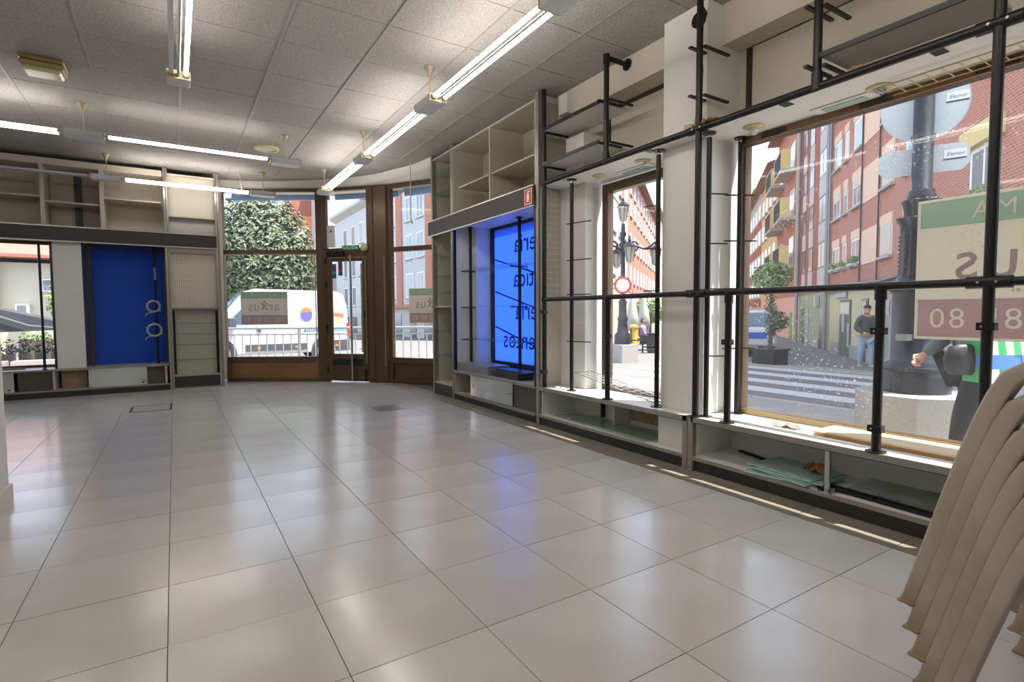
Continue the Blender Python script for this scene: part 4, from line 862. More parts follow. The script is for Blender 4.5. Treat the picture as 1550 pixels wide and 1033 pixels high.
def make_chair():
    """Local frame: +y front, x sideways, z up; origin on the floor under the seat centre."""
    t = thing('plastic_armchair', 'x', 'chair', (0, 0, 0), 1e-6, 'stack of plastic armchairs')
    for sx in (-1, 1):
        # front leg sweeping up into the armrest
        path = []; secs = []
        def add(y, z, ty, tz, wx, wd, x):
            T = Vector((0, ty, tz)).normalized(); nrm = Vector((0, -T.z, T.y)); path.append((x*sx, y, z)); secs.append(((1, 0, 0), nrm, wx, wd))
        for (yf, z, ty, tz, wx, wd) in ((0.275, 0.0, -0.25, 1, 0.019, 0.014), (0.267, 0.03, -0.25, 1, 0.020, 0.0155), (0.235, 0.157, -0.25, 1, 0.021, 0.0165), (0.207, 0.266, -0.26, 1, 0.023, 0.017), (0.180, 0.368, -0.28, 1, 0.025, 0.0175), (0.155, 0.452, -0.30, 1, 0.027, 0.018), (0.136, 0.505, -0.36, 1, 0.028, 0.018)):
            add(yf-wd, z, ty, tz, wx, wd, 0.292-0.03*z)
        add(0.098, 0.546, -0.75, 1, 0.029, 0.018, 0.276); add(0.072, 0.566, -1, 0.6, 0.030, 0.016, 0.275); add(0.03, 0.577, -1, 0.12, 0.030, 0.013, 0.275); add(-0.12, 0.585, -1, 0.06, 0.028, 0.013, 0.272); add(-0.25, 0.600, -1, 0.1, 0.022, 0.013, 0.262)
        mb = MB(); sweep(mb, path, secs); mb.build('leg_and_arm', M['chair'], t, off=Vector())
        MB().box(sx*0.292-0.022, sx*0.292+0.022, 0.242, 0.279, 0.0, 0.008).build('foot_rim', mat('dirty_plastic', '94805f', 0.6), t, off=Vector(), bevel=.003)
        # rear leg running up into the back upright
        path = []; secs = []
        for y, z, ty, x, a_, b_ in ((-0.34, 0.0, 0.35, 0.235, 0.015, 0.026), (-0.27, 0.22, 0.3, 0.23, 0.017, 0.03), (-0.215, 0.42, 0.1, 0.225, 0.02, 0.032), (-0.245, 0.60, -0.2, 0.22, 0.022, 0.024), (-0.295, 0.78, -0.3, 0.20, 0.022, 0.016)):
            T = Vector((0, ty, 1)).normalized(); path.append((x*sx, y, z)); secs.append(((1, 0, 0), (0, T.z, -T.y), a_, b_))
        mb = MB(); sweep(mb, path, secs); mb.build('rear_leg', M['chair'], t, off=Vector())
    # seat shell with front apron, dished
    mb = MB(); nx, ny = 9, 9; vs_ = []; fs = []
    for j in range(ny):
        for i in range(nx):
            u = i/(nx-1)*2-1; v = j/(ny-1); w_ = 0.262 - 0.03*(1-v)
            vs_.append((u*w_, -0.215+v*0.37, 0.405 + 0.03*v - 0.018*(1-u*u)*math.sin(PI*v) - (0.02 if v > 0.95 else 0)))
    for j in range(ny-1):
        for i in range(nx-1): fs.append((j*nx+i, j*nx+i+1, (j+1)*nx+i+1, (j+1)*nx+i))
    mb.add(vs_, fs, True); o = mb.build('seat', M['chair'], t, off=Vector()); md = o.modifiers.new('s', 'SOLIDIFY'); md.thickness = 0.006
    mb = MB(); mb.prism([(-0.265, 0.425), (0.265, 0.425), (0.268, 0.365), (0.22, 0.378), (0.10, 0.388), (-0.10, 0.388), (-0.22, 0.378), (-0.268, 0.365)], (0, 0.008, 0), o=(0, 0.150, 0)); mb.build('apron', M['chair'], t, off=Vector())
    for sx in (-1, 1):
        mb = MB(); mb.prism([(-0.22, 0.41), (0.155, 0.43), (0.17, 0.365), (0.10, 0.38), (-0.12, 0.37), (-0.24, 0.33)], (0.007, 0, 0), a=(0, 1, 0), o=(sx*0.266-0.0035, 0, 0)); mb.build('side_apron', M['chair'], t, off=Vector())
    for k in range(5):
        x = -0.14+0.07*k; mb = MB(); mb.obox((x, -0.235, 0.43), (x*0.95, -0.30, 0.77), 0.04, 0.008, (0, 1, 0)); mb.build('back_slat', M['chair'], t, off=Vector())
    mb = MB(); sweep(mb, [(-0.20, -0.297, 0.775), (-0.10, -0.305, 0.80), (0, -0.308, 0.808), (0.10, -0.305, 0.80), (0.20, -0.297, 0.775)], [((0, 1, 0), (0, 0, 1), 0.016, 0.026)]*5); mb.build('top_rail', M['chair'], t, off=Vector())
    return t
ch = make_chair()
NCH = 6; PITCH = 0.0637; CSC = 1.0676
ordn = ['bottom', 'second from the bottom', 'third from the bottom', 'third from the top', 'second from the top', 'topmost']
for k in range(NCH):
    c_ = ch if k == 0 else copy_tree(ch)
    c_['label'] = 'cream plastic armchair, %s of its stack beside the display windows' % ordn[k]
    c_.location = (1.852, 0.301 - 0.0128*(5-k), PITCH*k); c_.rotation_euler = (0, 0, 0.0); c_.scale = (CSC, CSC, CSC)
# ================================================================== the street outside
ZN = -0.28; ZR = -0.42
def brick(name, c1, c2, mortar, scale=4.0):
    if name in MATS: return MATS[name]
    m = bpy.data.materials.new(name); m.use_nodes = True; nt = m.node_tree; b = nt.nodes['Principled BSDF']; L = nt.links.new
    tc = N(nt, 'ShaderNodeTexCoord'); mp = N(nt, 'ShaderNodeMapping'); mp.inputs['Rotation'].default_value = (PI/2, 0, 0); L(tc.outputs['Object'], mp.inputs['Vector'])
    br = N(nt, 'ShaderNodeTexBrick', Scale=scale); br.inputs['Color1'].default_value = srgb(c1); br.inputs['Color2'].default_value = srgb(c2); br.inputs['Mortar'].default_value = srgb(mortar); br.inputs['Mortar Size'].default_value = 0.03
    L(mp.outputs[0], br.inputs['Vector']); L(br.outputs[0], b.inputs['Base Color']); b.inputs['Roughness'].default_value = 0.9; MATS[name] = m; return m
E_ = dict(
    asphalt=mat('asphalt', '74716f', 0.9, var=0.12, scale=30, bump=0.2, bscale=120), pave=mat('pavement', '98928a', 0.9, var=0.08, scale=4), paint=mat('road_paint', 'c4c4c4', 0.8, var=0.08, scale=12),
    kerb=mat('kerb_stone', 'a7a39c', 0.85), brick=brick('red_brick', 'b0705c', 'a4644f', 'bb9686', 5.5), cream=mat('cream_render', 'cfc19d', 0.9, var=0.05), peach=mat('peach_render', 'e2bfa6', 0.9, var=0.04),
    red=mat('red_render', 'a05a4a', 0.9, var=0.08), green=mat('green_render', '9aa384', 0.9, var=0.05), pink=mat('pink_render', 'e3b3a0', 0.9, var=0.05), yellow=mat('yellow_render', 'd8bf86', 0.9, var=0.05),
    white=mat('white_render', 'bdbab4', 0.9, var=0.04), salmon=mat('salmon_render', 'b87a66', 0.9, var=0.06), orange=mat('orange_render', 'dd8f66', 0.9, var=0.06), blue=mat('blue_render', '4b7fd6', 0.8, var=0.05), paleb=mat('pale_grey_render', 'bcc0c2', 0.9, var=0.03),
    wpane=mat('window_dark_glass', '5f6a72', 0.15, spec=0.7), wframe=mat('window_white_frame', 'e8e8e6', 0.5), shut=mat('roller_shutter', 'c9bdb0', 0.7), eave=mat('eave_brown', '8a6a54', 0.8), tilr=mat('roof_tile_red', 'ac6a5c', 0.85, var=0.2, scale=20),
    iron=mat('cast_iron', '35373d', 0.32, metal=0.5, var=0.25, scale=7), steel=mat('galvanised', '8b8e91', 0.4, metal=0.3), stone=mat('granite', 'aaa69e', 0.85, var=0.12, scale=60, bump=0.2, bscale=90), granite2=mat('granite_plinth', 'a9a6a2', 0.8, var=0.1, scale=40),
    leafd=mat('leaf_dark', '55614a', 0.5, spec=0.35, col2='727d5c', scale=1.5), leafl=mat('leaf_light', '8fa668', 0.4, col2='6c8748', scale=2), bark=mat('bark', '6b5a48', 0.9, var=0.3, scale=8),
    door=mat('green_door', '2f5a48', 0.5), gdoor=mat('bright_green_door', '4aa14e', 0.6), gry=mat('grey_door', '9a9792', 0.6), drain=mat('drain_pipe', '8d8f93', 0.5))
S_('street_pavement', MB().box(3.335, 7.6, -12, 16, -0.6, ZN).box(0.3, 3.62, 9.75, 13.8, -0.6, ZN-0.02).box(-12, 0.3, 9.75, 13.8, -0.6, ZN-0.02), E_['pave'])
S_('street_kerb', MB().box(7.6, 7.76, -12, 16, -0.6, ZN-0.01), E_['kerb'])
S_('street_ground', MB().box(-60, 90, -40, 110, -0.8, ZR), E_['asphalt'])
cw = MB(); 
zb_ = struct('street_crossing', loc=(10.5, 6.2, ZR))
for k, x in enumerate((9.05, 10.2, 11.4, 12.55)):
    bx('crossing_stripe', E_['paint'], zb_, x, x+0.52, 2.2+0.1*k, 10.0+0.4*k, ZR, ZR+0.004)
# far pavement on the corner, with its kerb
FU = Vector((0.78, 0.626, 0)); FN = Vector((-0.626, 0.78, 0)); FB = Vector((16.878, 8.5206, ZR)); FRZ = math.atan2(0.626, 0.78)
r = struct('street_corner', loc=(13.2, 9.0, ZR))
cpv = MB(); pz = [(13.2, 4.6, ZR+0.04), (19.6, 9.7, ZR-0.20), (60, 42.1, ZR-0.20), (58, 44.6, ZR+0.02), (16.0, 10.9, ZR+0.02), (13.9, 10.4, ZR+0.04), (13.2, 9.6, ZR+0.04)]
cpv.add(pz + [(a_, b_, c_-0.5) for a_, b_, c_ in pz], [(0, 1, 2, 3, 4, 5, 6)] + [(k, (k+1) % 7, 7+(k+1) % 7, 7+k) for k in range(7)]); cpv.build('pavement', E_['pave'], r)
for (a_, b_) in ((pz[0], pz[6]), (pz[6], pz[5]), (pz[5], pz[4]), (pz[4], pz[3])): MB().obox((a_[0], a_[1], a_[2]-0.03), (b_[0], b_[1], b_[2]-0.03), 0.14, 0.08).build('kerb', E_['kerb'], r)
# ---- buildings: local x along the facade, +y to the street, z up
def win(par, x0, x1, z0, z1, y=0.0, frame='wframe', pane='wpane', sill=True, lintel=None, split=True, shutter=0.0):
    wf = MB().box(x0, x1, y-0.04, y+0.012, z0, z1).build('window', E_[frame], par, off=Vector())
    f = min(0.07, 0.14*(x1-x0)); xm = (x0+x1)/2
    pn = MB()
    if split: pn.box(x0+f, xm-f*0.5, y+0.010, y+0.016, z0+f, z1-f).box(xm+f*0.5, x1-f, y+0.010, y+0.016, z0+f, z1-f)
    else: pn.box(x0+f, x1-f, y+0.010, y+0.016, z0+f, z1-f)
    pn.build('pane', E_[pane], wf, off=Vector())
    if sill: MB().box(x0-0.06, x1+0.06, y-0.02, y+0.09, z0-0.06, z0).build('sill', E_['kerb'], wf, off=Vector())
    if lintel: MB().box(x0-0.03, x1+0.03, y-0.02, y+0.03, z1, z1+0.22).build('lintel', E_[lintel], wf, off=Vector())
    if shutter: MB().box(x0+0.02, x1-0.02, y+0.012, y+0.03, z1-(z1-z0)*shutter, z1).build('shutter', E_['shut'], wf, off=Vector())
    return wf
FS = 1.15; FBS = Vector((FB.x*FS, FB.y*FS, CAM_H*(1-FS)))
def bld(label, x0, x1, top, wallm, base=None, rz=FRZ, depth=8.0, ground=None, gtop=1.68, roof=None, z0=None):
    t = thing('building', label, 'building', (base.x, base.y, 0) if base else FBS, rz)
    if base is None: t.scale = (FS, FS, FS)
    zb = ZR if z0 is None else z0
    if ground:
        MB().box(x0, x1, -depth, -0.02, zb, gtop).build('ground_floor', E_[ground], t, off=Vector()); MB().box(x0, x1, -depth, 0.0, gtop, top).build('wall', E_[wallm], t, off=Vector())
    else: MB().box(x0, x1, -depth, 0.0, zb, top).build('wall', E_[wallm], t, off=Vector())
    if roof:
        MB().prism([(0.55, top), (0.55, top+0.08), (-depth/2, top+1.6), (-depth-0.4, top+0.08), (-depth-0.4, top)], (x1-x0+0.2, 0, 0), a=(0, 1, 0), o=(x0-0.1, 0, 0)).build('roof', E_[roof], t, off=Vector())
    return t
GT = 1.68
# near brick building: big window with yellow lintel, shop sign edge
b1 = bld('near red brick building with yellow window lintel opposite the wide window', -12.5, -6.75, 11, 'brick', ground='white', gtop=1.75)
win(b1, -9.2, -8.35, 2.78, 3.46); MB().box(-9.3, -8.22, -0.02, 0.12, 3.46, 3.74).build('yellow_lintel', E_['yellow'], b1, off=Vector())
MB().box(-9.3, -8.25, 0.0, 0.12, 2.62, 2.70).build('window_sill', E_['kerb'], b1, off=Vector())
win(b1, -10.9, -10.0, 3.3, 4.2)
fl = MB(); rr_ = random.Random(5)
for k in range(60): p = Vector((rr_.uniform(-9.1, -8.5), 0.07, 2.72+rr_.uniform(0, 0.10))); fl.box(p.x-0.02, p.x+0.02, p.y-0.02, p.y+0.02, p.z, p.z+0.03)
fl.build('window_plants', E_['leafl'], b1, off=Vector())['kind'] = 'stuff'
MB().tube([(-6.82, 0.08, ZR), (-6.82, 0.08, 11)], 0.055, 8).build('drainpipe', E_['drain'], b1, off=Vector()); MB().box(-12.5, -6.8, 0, 0.10, 1.72, 1.80).build('cable_tray', E_['iron'], b1, off=Vector())
# brick block with three window rows and peach bays
b2 = bld('red brick block with peach bay strips and flower boxes behind the lamp post', -6.75, 0.95, 11, 'brick', ground='cream')
for z0, z1 in ((2.25, 2.95), (3.78, 4.5), (5.25, 6.05), (6.8, 7.6)):
    for (x0, x1) in ((-0.35, 0.45), (-1.15, -0.75), (-2.5, -1.7)): wf = win(b2, x0, x1, z0, z1, lintel='peach', split=(x1-x0) > 0.5, shutter=0.35 if z0 > 3 and z0 < 4 else 0)
    MB().box(-4.0, -2.65, 0.0, 0.015, z0-0.05, z1+0.1).build('peach_bay', E_['peach'], b2, off=Vector())
    win(b2, -4.9, -4.15, z0, z1, lintel='peach', shutter=0.95); win(b2, -6.3, -5.6, z0, z1, lintel='peach')
for x in (-2.62, -4.02): MB().tube([(x, 0.04, 1.75), (x, 0.04, 11)], 0.017, 6).build('downpipe', E_['iron'], b2, off=Vector())
for (x, z) in ((0.05, 2.27), (-0.95, 2.27), (-2.1, 2.27)):
    fb = MB().box(x-0.25, x+0.25, 0.02, 0.16, z-0.05, z+0.02).build('flower_box', E_['white'], b2, off=Vector()); ff = MB()
    for k in range(26): p = (x+rr_.uniform(-.25, .25), rr_.uniform(.03, .17), z+0.02+rr_.uniform(0, .15)); ff.box(p[0]-.025, p[0]+.025, p[1]-.025, p[1]+.025, p[2]-.02, p[2]+.03)
    ff.build('flowers', E_['leafl'], fb, off=Vector())['kind'] = 'stuff'
MB().tube([(-6.7, 0.07, 1.78), (-4.5, 0.09, 1.70), (-2.0, 0.09, 1.76), (0.9, 0.08, 1.66)], 0.035, 6).build('street_cable', E_['iron'], b2, off=Vector()); MB().tube([(-6.7, 0.08, 1.66), (-3.5, 0.09, 1.62), (0.9, 0.08, 1.60)], 0.02, 6).build('street_cable', E_['iron'], b2, off=Vector())
for (x0, x1, m_) in ((-1.75, -0.55, 'door'), (-3.3, -2.75, 'iron'), (-5.0, -4.5, 'gry')):
    d_ = MB().box(x0, x1, -0.03, 0.0, ZR, 1.35).build('shop_door', E_[m_], b2, off=Vector())
    MB().box(x0+0.1, x1-0.1, -0.005, 0.012, 0.95, 1.28).build('transom_light', E_['wpane'], d_, off=Vector())
    if m_ == 'door':
        MB().box(x0+0.62, x0+0.86, 0.0, 0.014, 0.45, 1.0).build('poster', E_['white'], d_, off=Vector()); MB().box(x0+0.1, x0+0.26, 0.0, 0.014, 0.05, 0.7).build('poster', E_['white'], d_, off=Vector())
for (x0, x1) in ((-2.7, -1.8), (-4.45, -3.35), (-0.5, 0.35)): MB().box(x0, x1, -0.02, 0.03, ZR, 0.12).build('stone_plinth', E_['granite2'], b2, off=Vector())
MB().box(-1.35, -0.1, 0.0, 0.05, 1.42, 1.62).build('shop_sign', E_['white'], b2, off=Vector()); MB().box(-5.2, -4.4, 0.0, 0.05, 1.42, 1.60).build('shop_sign', E_['white'], b2, off=Vector())
MB().tube([(0.90, 0.09, ZR), (0.90, 0.09, 11)], 0.06, 8).build('drainpipe', E_['drain'], b2, off=Vector()); MB().tube([(0.72, 0.07, 1.7), (0.72, 0.07, 11)], 0.03, 6).build('drainpipe', E_['drain'], b2, off=Vector())
# red building with vertical window strips
b3 = bld('red rendered building with vertical strips of windows and white panels', 0.95, 6.15, 11, 'red', ground='green')
for x0, x1 in ((1.5, 2.6), (3.55, 4.3), (4.95, 5.6)):
    for k in range(6):
        z = 1.85+1.52*k
        MB().box(x0, x1, -0.03, 0.02, z, z+0.62).build('white_panel', E_['white'], b3, off=Vector()); win(b3, x0, x1, z+0.62, z+1.52, sill=False, frame='iron')
MB().box(4.1, 4.75, -0.03, 0.01, ZR, 1.15).build('shutter_door', E_['gry'], b3, off=Vector()); MB().box(4.75, 5.6, -0.03, 0.008, ZR, 1.15).build('green_door', E_['door'], b3, off=Vector()); MB().box(1.55, 2.15, -0.03, 0.01, ZR, 1.1).build('grey_door', E_['iron'], b3, off=Vector()); MB().box(2.2, 3.0, -0.02, 0.03, ZR, 0.1).build('stone_plinth', E_['granite2'], b3, off=Vector())
MB().box(2.3, 2.6, 0.0, 0.12, 1.2, 1.55).build('meter_box', E_['white'], b3, off=Vector()); MB().tube([(6.1, 0.1, ZR), (6.1, 0.1, 11)], 0.07, 8).build('drainpipe', E_['drain'], b3, off=Vector())
# brick building with yellow balconies
b4 = bld('brick building with yellow-sided balconies down the side street', 6.15, 13.0, 9.6, 'brick', ground='pink', roof='eave')
for z in (2.9, 4.95, 7.0):
    for x0 in (7.3, 10.6):
        bl = MB().box(x0, x0+2.3, 0.0, 0.62, z, z+0.14).build('balcony', E_['kerb'], b4, off=Vector()); MB().box(x0, x0+0.12, 0.25, 0.62, z+0.14, z+0.95).box(x0+2.18, x0+2.3, 0.25, 0.62, z+0.14, z+0.95).build('balcony_side', E_['yellow'], bl, off=Vector())
        rl = MB().box(x0, x0+2.3, 0.59, 0.62, z+0.9, z+0.95)
        for k in range(12): rl.box(x0+0.15+0.18*k, x0+0.17+0.18*k, 0.595, 0.615, z+0.14, z+0.9)
        rl.build('balcony_rail', E_['iron'], bl, off=Vector()); win(b4, x0+0.5, x0+1.7, z+0.15, z+1.45, frame='wframe')
MB().box(6.3, 7.2, 0, 0.03, 1.9, 9.4).build('yellow_strip', E_['yellow'], b4, off=Vector())
MB().box(7.9, 8.5, -0.03, 0.012, ZR, 1.0).build('green_door', E_['gdoor'], b4, off=Vector())
# yellow and striped buildings further down
b5 = bld('yellow rendered building with brown eaves down the side street', 13.0, 20.5, 8.75, 'yellow', ground='pink', roof='eave')
for z in (2.2, 3.8, 5.4, 7.0):
    for x0 in (13.8, 15.6, 17.4, 19.0): win(b5, x0, x0+0.9, z, z+1.0)
b6 = bld('white and red banded building at the end of the side street', 20.5, 38.0, 8.95, 'white', ground='cream', roof='eave')
for z in (2.0, 3.75, 5.5, 7.2):
    MB().box(20.5, 38, 0.0, 0.03, z-0.65, z-0.1).build('red_band', E_['red'], b6, off=Vector())
    for k in range(8): win(b6, 21.2+2.0*k, 22.4+2.0*k, z, z+0.95, sill=False)
# ---- the other side of the side street (seen through the narrow window)
LB = FN*4.5 + Vector((0, 0, 0)); LRZ = FRZ + PI     # its local x runs back towards the shop
def lbld(label, s0, s1, top, wallm, **k): return bld(label, -s1, -s0, top, wallm, base=LB, rz=LRZ, **k)
c1 = lbld('cream and orange corner building at the mouth of the side street', 27.0, 37.0, 14.0, 'white', ground='pink', gtop=2.4, depth=5.0)
for z in (3.2, 5.6, 8.0, 10.4, 12.6):
    MB().box(-37, -27, 0, 0.03, z-0.55, z-0.4).build('cornice_band', E_['kerb'], c1, off=Vector())
    for k in range(4): win(c1, -36.2+2.4*k, -35.0+2.4*k, z, z+1.4)
for k in range(2): MB().box(-34.8+4.8*k, -33.9+4.8*k, 0.0, 0.025, 2.4, 13.8).build('orange_strip', E_['salmon'], c1, off=Vector())
c2 = lbld('salmon apartment block with long overhanging eave on the side street', 37.0, 62.0, 10.9, 'salmon', ground='white', gtop=2.4, roof='eave')
for z in (3.1, 5.4, 7.7, 9.2):
    for k in range(10): win(c2, -61.3+2.45*k, -60.2+2.45*k, z, z+1.2)
c3 = lbld('cream apartment block beyond the salmon one on the side street', 62.0, 90.0, 12.5, 'cream', roof='eave')
for z in (2.6, 4.9, 7.2, 9.5):
    for k in range(11): win(c3, -89.3+2.5*k, -88.1+2.5*k, z, z+1.2)
# ---- buildings across the road, parallel to the shop front (seen through door and side panel)
GB = Vector((12.0, 0, 0)); GRZ = PI/2       # local x = +Y of the room, local +y = -X, towards the road
g1 = bld('white building with red brick pilasters across the road', 25.6, 34.6, 12.0, 'paleb', base=GB, rz=GRZ, ground='white', gtop=1.5, depth=2.4)
for x0 in (27.0, 31.6): MB().box(x0, x0+0.95, 0.0, 0.08, 1.5, 12).build('brick_pilaster', E_['salmon'], g1, off=Vector())
for z in (1.95, 4.25, 6.5, 8.9):
    for x0 in (28.3, 30.0, 32.9): win(g1, x0, x0+1.05, z, z+1.45, frame='wframe')
MB().box(25.6, 34.6, 0, 0.25, 1.35, 1.55).build('cornice_band', E_['salmon'], g1, off=Vector())
for x0 in (27.4, 29.6, 32.0): MB().box(x0, x0+1.0, -0.03, 0.012, ZR, 1.0).build('shop_window', E_['wpane'], g1, off=Vector())
MB().tube([(26.0, 0.1, ZR), (26.0, 0.1, 12)], 0.08, 8).build('drainpipe', E_['drain'], g1, off=Vector())
g2 = bld('narrow bright blue building with brick surrounds across the road', 34.6, 38.7, 11.0, 'blue', base=GB, rz=GRZ, ground='white', gtop=1.0, depth=4.0)
for z in (2.0, 4.4, 6.9, 9.0):
    MB().box(35.2, 37.0, 0.0, 0.04, z-0.4, z+1.5).build('brick_surround', E_['salmon'], g2, off=Vector()); win(g2, 35.7, 36.5, z, z+1.2, y=0.05)
MB().box(38.2, 38.7, 0, 0.05, 1.0, 11).build('brick_edge', E_['salmon'], g2, off=Vector())
g3 = bld('pale grey building with overhanging cornice across the road', 38.7, 47.5, 9.0, 'paleb', base=GB, rz=GRZ, ground='white', gtop=1.0, depth=4.0)
MB().prism([(0.0, 8.7), (0.5, 9.0), (0.5, 9.2), (-2, 9.6), (-2, 8.7)], (9.0, 0, 0), a=(0, 1, 0), o=(38.6, 0, 0)).build('cornice', E_['white'], g3, off=Vector())
for z in (1.6, 3.9, 6.3):
    for x0 in (39.6, 41.7, 44.0): win(g3, x0, x0+0.9, z, z+1.5)
for x0 in (39.4, 41.6, 43.8): MB().box(x0, x0+1.1, -0.03, 0.012, ZR, 0.75).build('shop_window', E_['wpane'], g3, off=Vector())
g4 = bld('tall plain white gable building behind the pale grey one', 49.0, 60.0, 14.5, 'white', base=Vector((11.0, 0, 0)), rz=GRZ)
win(g4, 50, 51, 3, 4.2); 
g5 = bld('orange building with red gabled roof beyond the magnolia', 52.0, 58.0, 10.0, 'orange', base=Vector((8.5, 0, 0)), rz=GRZ, depth=5.0, ground='red', gtop=6.5, roof='tilr'); win(g5, 52.6, 53.6, 3, 4.2); win(g5, 52.6, 53.6, 0.5, 1.7)
MB().box(52.0, 54.0, -2.5, -0.5, 10.0, 12.6).build('dormer', E_['tilr'], g5, off=Vector())
MB().box(3.4, 8.6, 51.8, 52.0, -0.42, 10.0).build('side_wall', E_['salmon'], g5, off=Vector((8.5, 0, 0))) if False else None
# ---- houses seen through the back window
h1 = thing('house', 'cream house with red tiled roof beyond the back window', 'building', (-3.6, 24.0, ZR), 0.0)
MB().box(-9.5, -4.62, 22.6, 30, ZR, 3.05).build('wall', E_['cream'], h1); MB().box(-4.62, -0.5, 22.9, 30, ZR, 2.72).build('wall', mat('cream_light', 'c9c3b2', 0.9), h1)
MB().prism([(22.3, 2.95), (26.3, 4.6), (30.3, 2.95), (30.3, 2.85), (22.3, 2.85)], (9.4, 0, 0), a=(0, 1, 0), o=(-9.7, 0, 0)).build('roof', E_['tilr'], h1)
for (x0, x1, z0, z1) in ((-5.25, -4.98, 2.0, 2.45), (-5.15, -4.88, 1.0, 1.35), (-4.2, -3.9, 0.9, 1.4), (-3.55, -3.2, 1.8, 2.2)):
    wf = MB().box(x0, x1, 22.56, 22.62 if x0 < -4.62 else 22.92, z0, z1).build('window', E_['wframe'], h1); MB().box(x0+.04, x1-.04, 22.54, 22.57, z0+.04, z1-.04).build('pane', E_['wpane'], wf)
# terrace awning with post
t = thing('terrace_awning', 'black canvas terrace awning on a grey post beyond the back window', 'awning', (-3.6, 17.0, ZR))
M['canvas'] = mat('black_canvas', '3f4143', 0.8, var=0.2, scale=3)
MB().prism([(-4.6, 1.30), (-3.55, 1.22), (-2.3, 0.86), (-2.3, 0.68), (-4.6, 0.62)], (0, 1.2, 0), o=(0, 16.9, 0)).build('canvas', M['canvas'], t)
MB().box(-3.66, -3.58, 16.8, 16.88, ZR, 1.2).build('post', E_['steel'], t); MB().obox((-3.6, 16.84, 1.1), (-2.9, 16.84, 0.80), 0.03, 0.03).build('brace', E_['steel'], t); MB().obox((-2.9, 16.84, 0.80), (-2.2, 16.84, 0.72), 0.03, 0.03).build('brace', E_['steel'], t)
t = thing('hedge', 'low clipped green hedge behind the terrace awning', 'hedge', (-3.4, 20.5, ZR))
def leafcloud(name, m, parent, c, rad, n, size, seed, shell=0.55, off=None):
    rr = random.Random(seed); mb = MB()
    for _ in range(n):
        while True:
            p = Vector((rr.uniform(-1, 1), rr.uniform(-1, 1), rr.uniform(-1, 1)))
            if shell < p.length < 1: break
        nrm = (p + Vector((rr.uniform(-.7, .7), rr.uniform(-.7, .7), rr.uniform(-.2, .9)))).normalized()
        a = nrm.cross(Vector((rr.uniform(-1, 1), rr.uniform(-1, 1), rr.uniform(-1, 1)))).normalized(); b = nrm.cross(a); s_ = size*rr.uniform(.6, 1.25)
        q = Vector((c[0]+p.x*rad[0], c[1]+p.y*rad[1], c[2]+p.z*rad[2]))
        mb.add([q-a*s_, q-b*s_*.38+nrm*s_*.06, q+a*s_, q+b*s_*.38+nrm*s_*.06], [(0, 1, 2, 3)])
    o = mb.build(name, m, parent, off=off); o['kind'] = 'stuff'; return o
leafcloud('foliage', E_['leafl'], t, (-3.4, 20.5, 0.42), (0.42, 0.3, 0.16), 260, 0.06, 11, 0.2)
MB().box(-3.75, -3.05, 20.3, 20.7, ZR, 0.35).build('stems', E_['bark'], t)
t = thing('street_tree', 'small light green tree beside the cream house', 'tree', (-2.75, 20.5, ZR))
leafcloud('foliage', E_['leafl'], t, (-2.75, 20.5, 1.45), (0.42, 0.42, 0.6), 380, 0.09, 12, 0.2); MB().tube([(-2.75, 20.5, ZR), (-2.75, 20.5, 1.2)], 0.07, 8).build('trunk', E_['bark'], t)
for k in range(9):
    x = -4.4+0.27*k; t = thing('terrace_plant', 'dark leafy potted plant, one of the row along the terrace edge', 'plant', (x, 15.6, ZR), group='row of dark terrace plants')
    leafcloud('foliage', mat('plant_dark', '23282a', 0.8), t, (x, 15.6, 0.33), (0.16, 0.16, 0.2), 60, 0.07, 40+k, 0.1); MB().box(x-0.1, x+0.1, 15.5, 15.7, ZR, 0.2).build('pot', M['char'], t)
for k in range(2):
    tag(bx('planter_trough', mat('pink_trough', 'a89894', 0.8), None, -4.6+1.7*k, -3.0+1.6*k, 14.9, 15.3, ZR+0.002, 0.08), ('pinkish terrace planter trough below the awning post', 'pinkish terrace planter trough beside the window post')[k], 'planter')

# ================================================================== street furniture
# ornate cast-iron lamp post on a stone block, with the backs of two traffic signs
LPX, LPY = 6.17, 2.34
t = thing('lamp_post', 'ornate cast-iron lamp post on an octagonal stone block outside the wide window', 'lamp post', (LPX, LPY, ZN))
oc = [(0.50*math.cos(PI/8+k*PI/4), 0.50*math.sin(PI/8+k*PI/4)) for k in range(8)]
MB().prism(oc, (0, 0, 0.25-ZN), a=(1, 0, 0), b=(0, 1, 0), o=(LPX, LPY, ZN)).build('stone_block', E_['stone'], t, bevel=.012)
MB().lathe([(0.29, 0.25), (0.29, 0.40), (0.295, 0.44), (0.275, 0.46), (0.30, 0.475), (0.30, 0.50), (0.265, 0.515), (0.27, 0.53), (0.22, 0.56), (0.215, 1.22)], 32, (LPX, LPY, 0)).build('pedestal', E_['iron'], t)
MB().lathe([(0.215, 1.22), (0.25, 1.25), (0.26, 1.285), (0.23, 1.32), (0.175, 1.345), (0.185, 1.365), (0.165, 1.38)], 32, (LPX, LPY, 0)).build('collar', E_['iron'], t)
MB().lathe([(0.165, 1.38), (0.155, 1.45), (0.15, 1.80), (0.155, 1.86)], 48, (LPX, LPY, 0), flute=12, fa=0.05).build('fluted_shaft', E_['iron'], t)
MB().lathe([(0.15, 1.82), (0.155, 1.88), (0.18, 1.92), (0.19, 1.945), (0.16, 1.935), (0.13, 1.94)], 48, (LPX, LPY, 0), flute=8, fa=0.10).build('leaf_crown', E_['iron'], t)
MB().lathe([(0.13, 1.92), (0.125, 2.0), (0.135, 2.08), (0.155, 2.11), (0.135, 2.12), (0.11, 2.12)], 48, (LPX, LPY, 0), flute=10, fa=0.09).build('leaf_crown', E_['iron'], t)
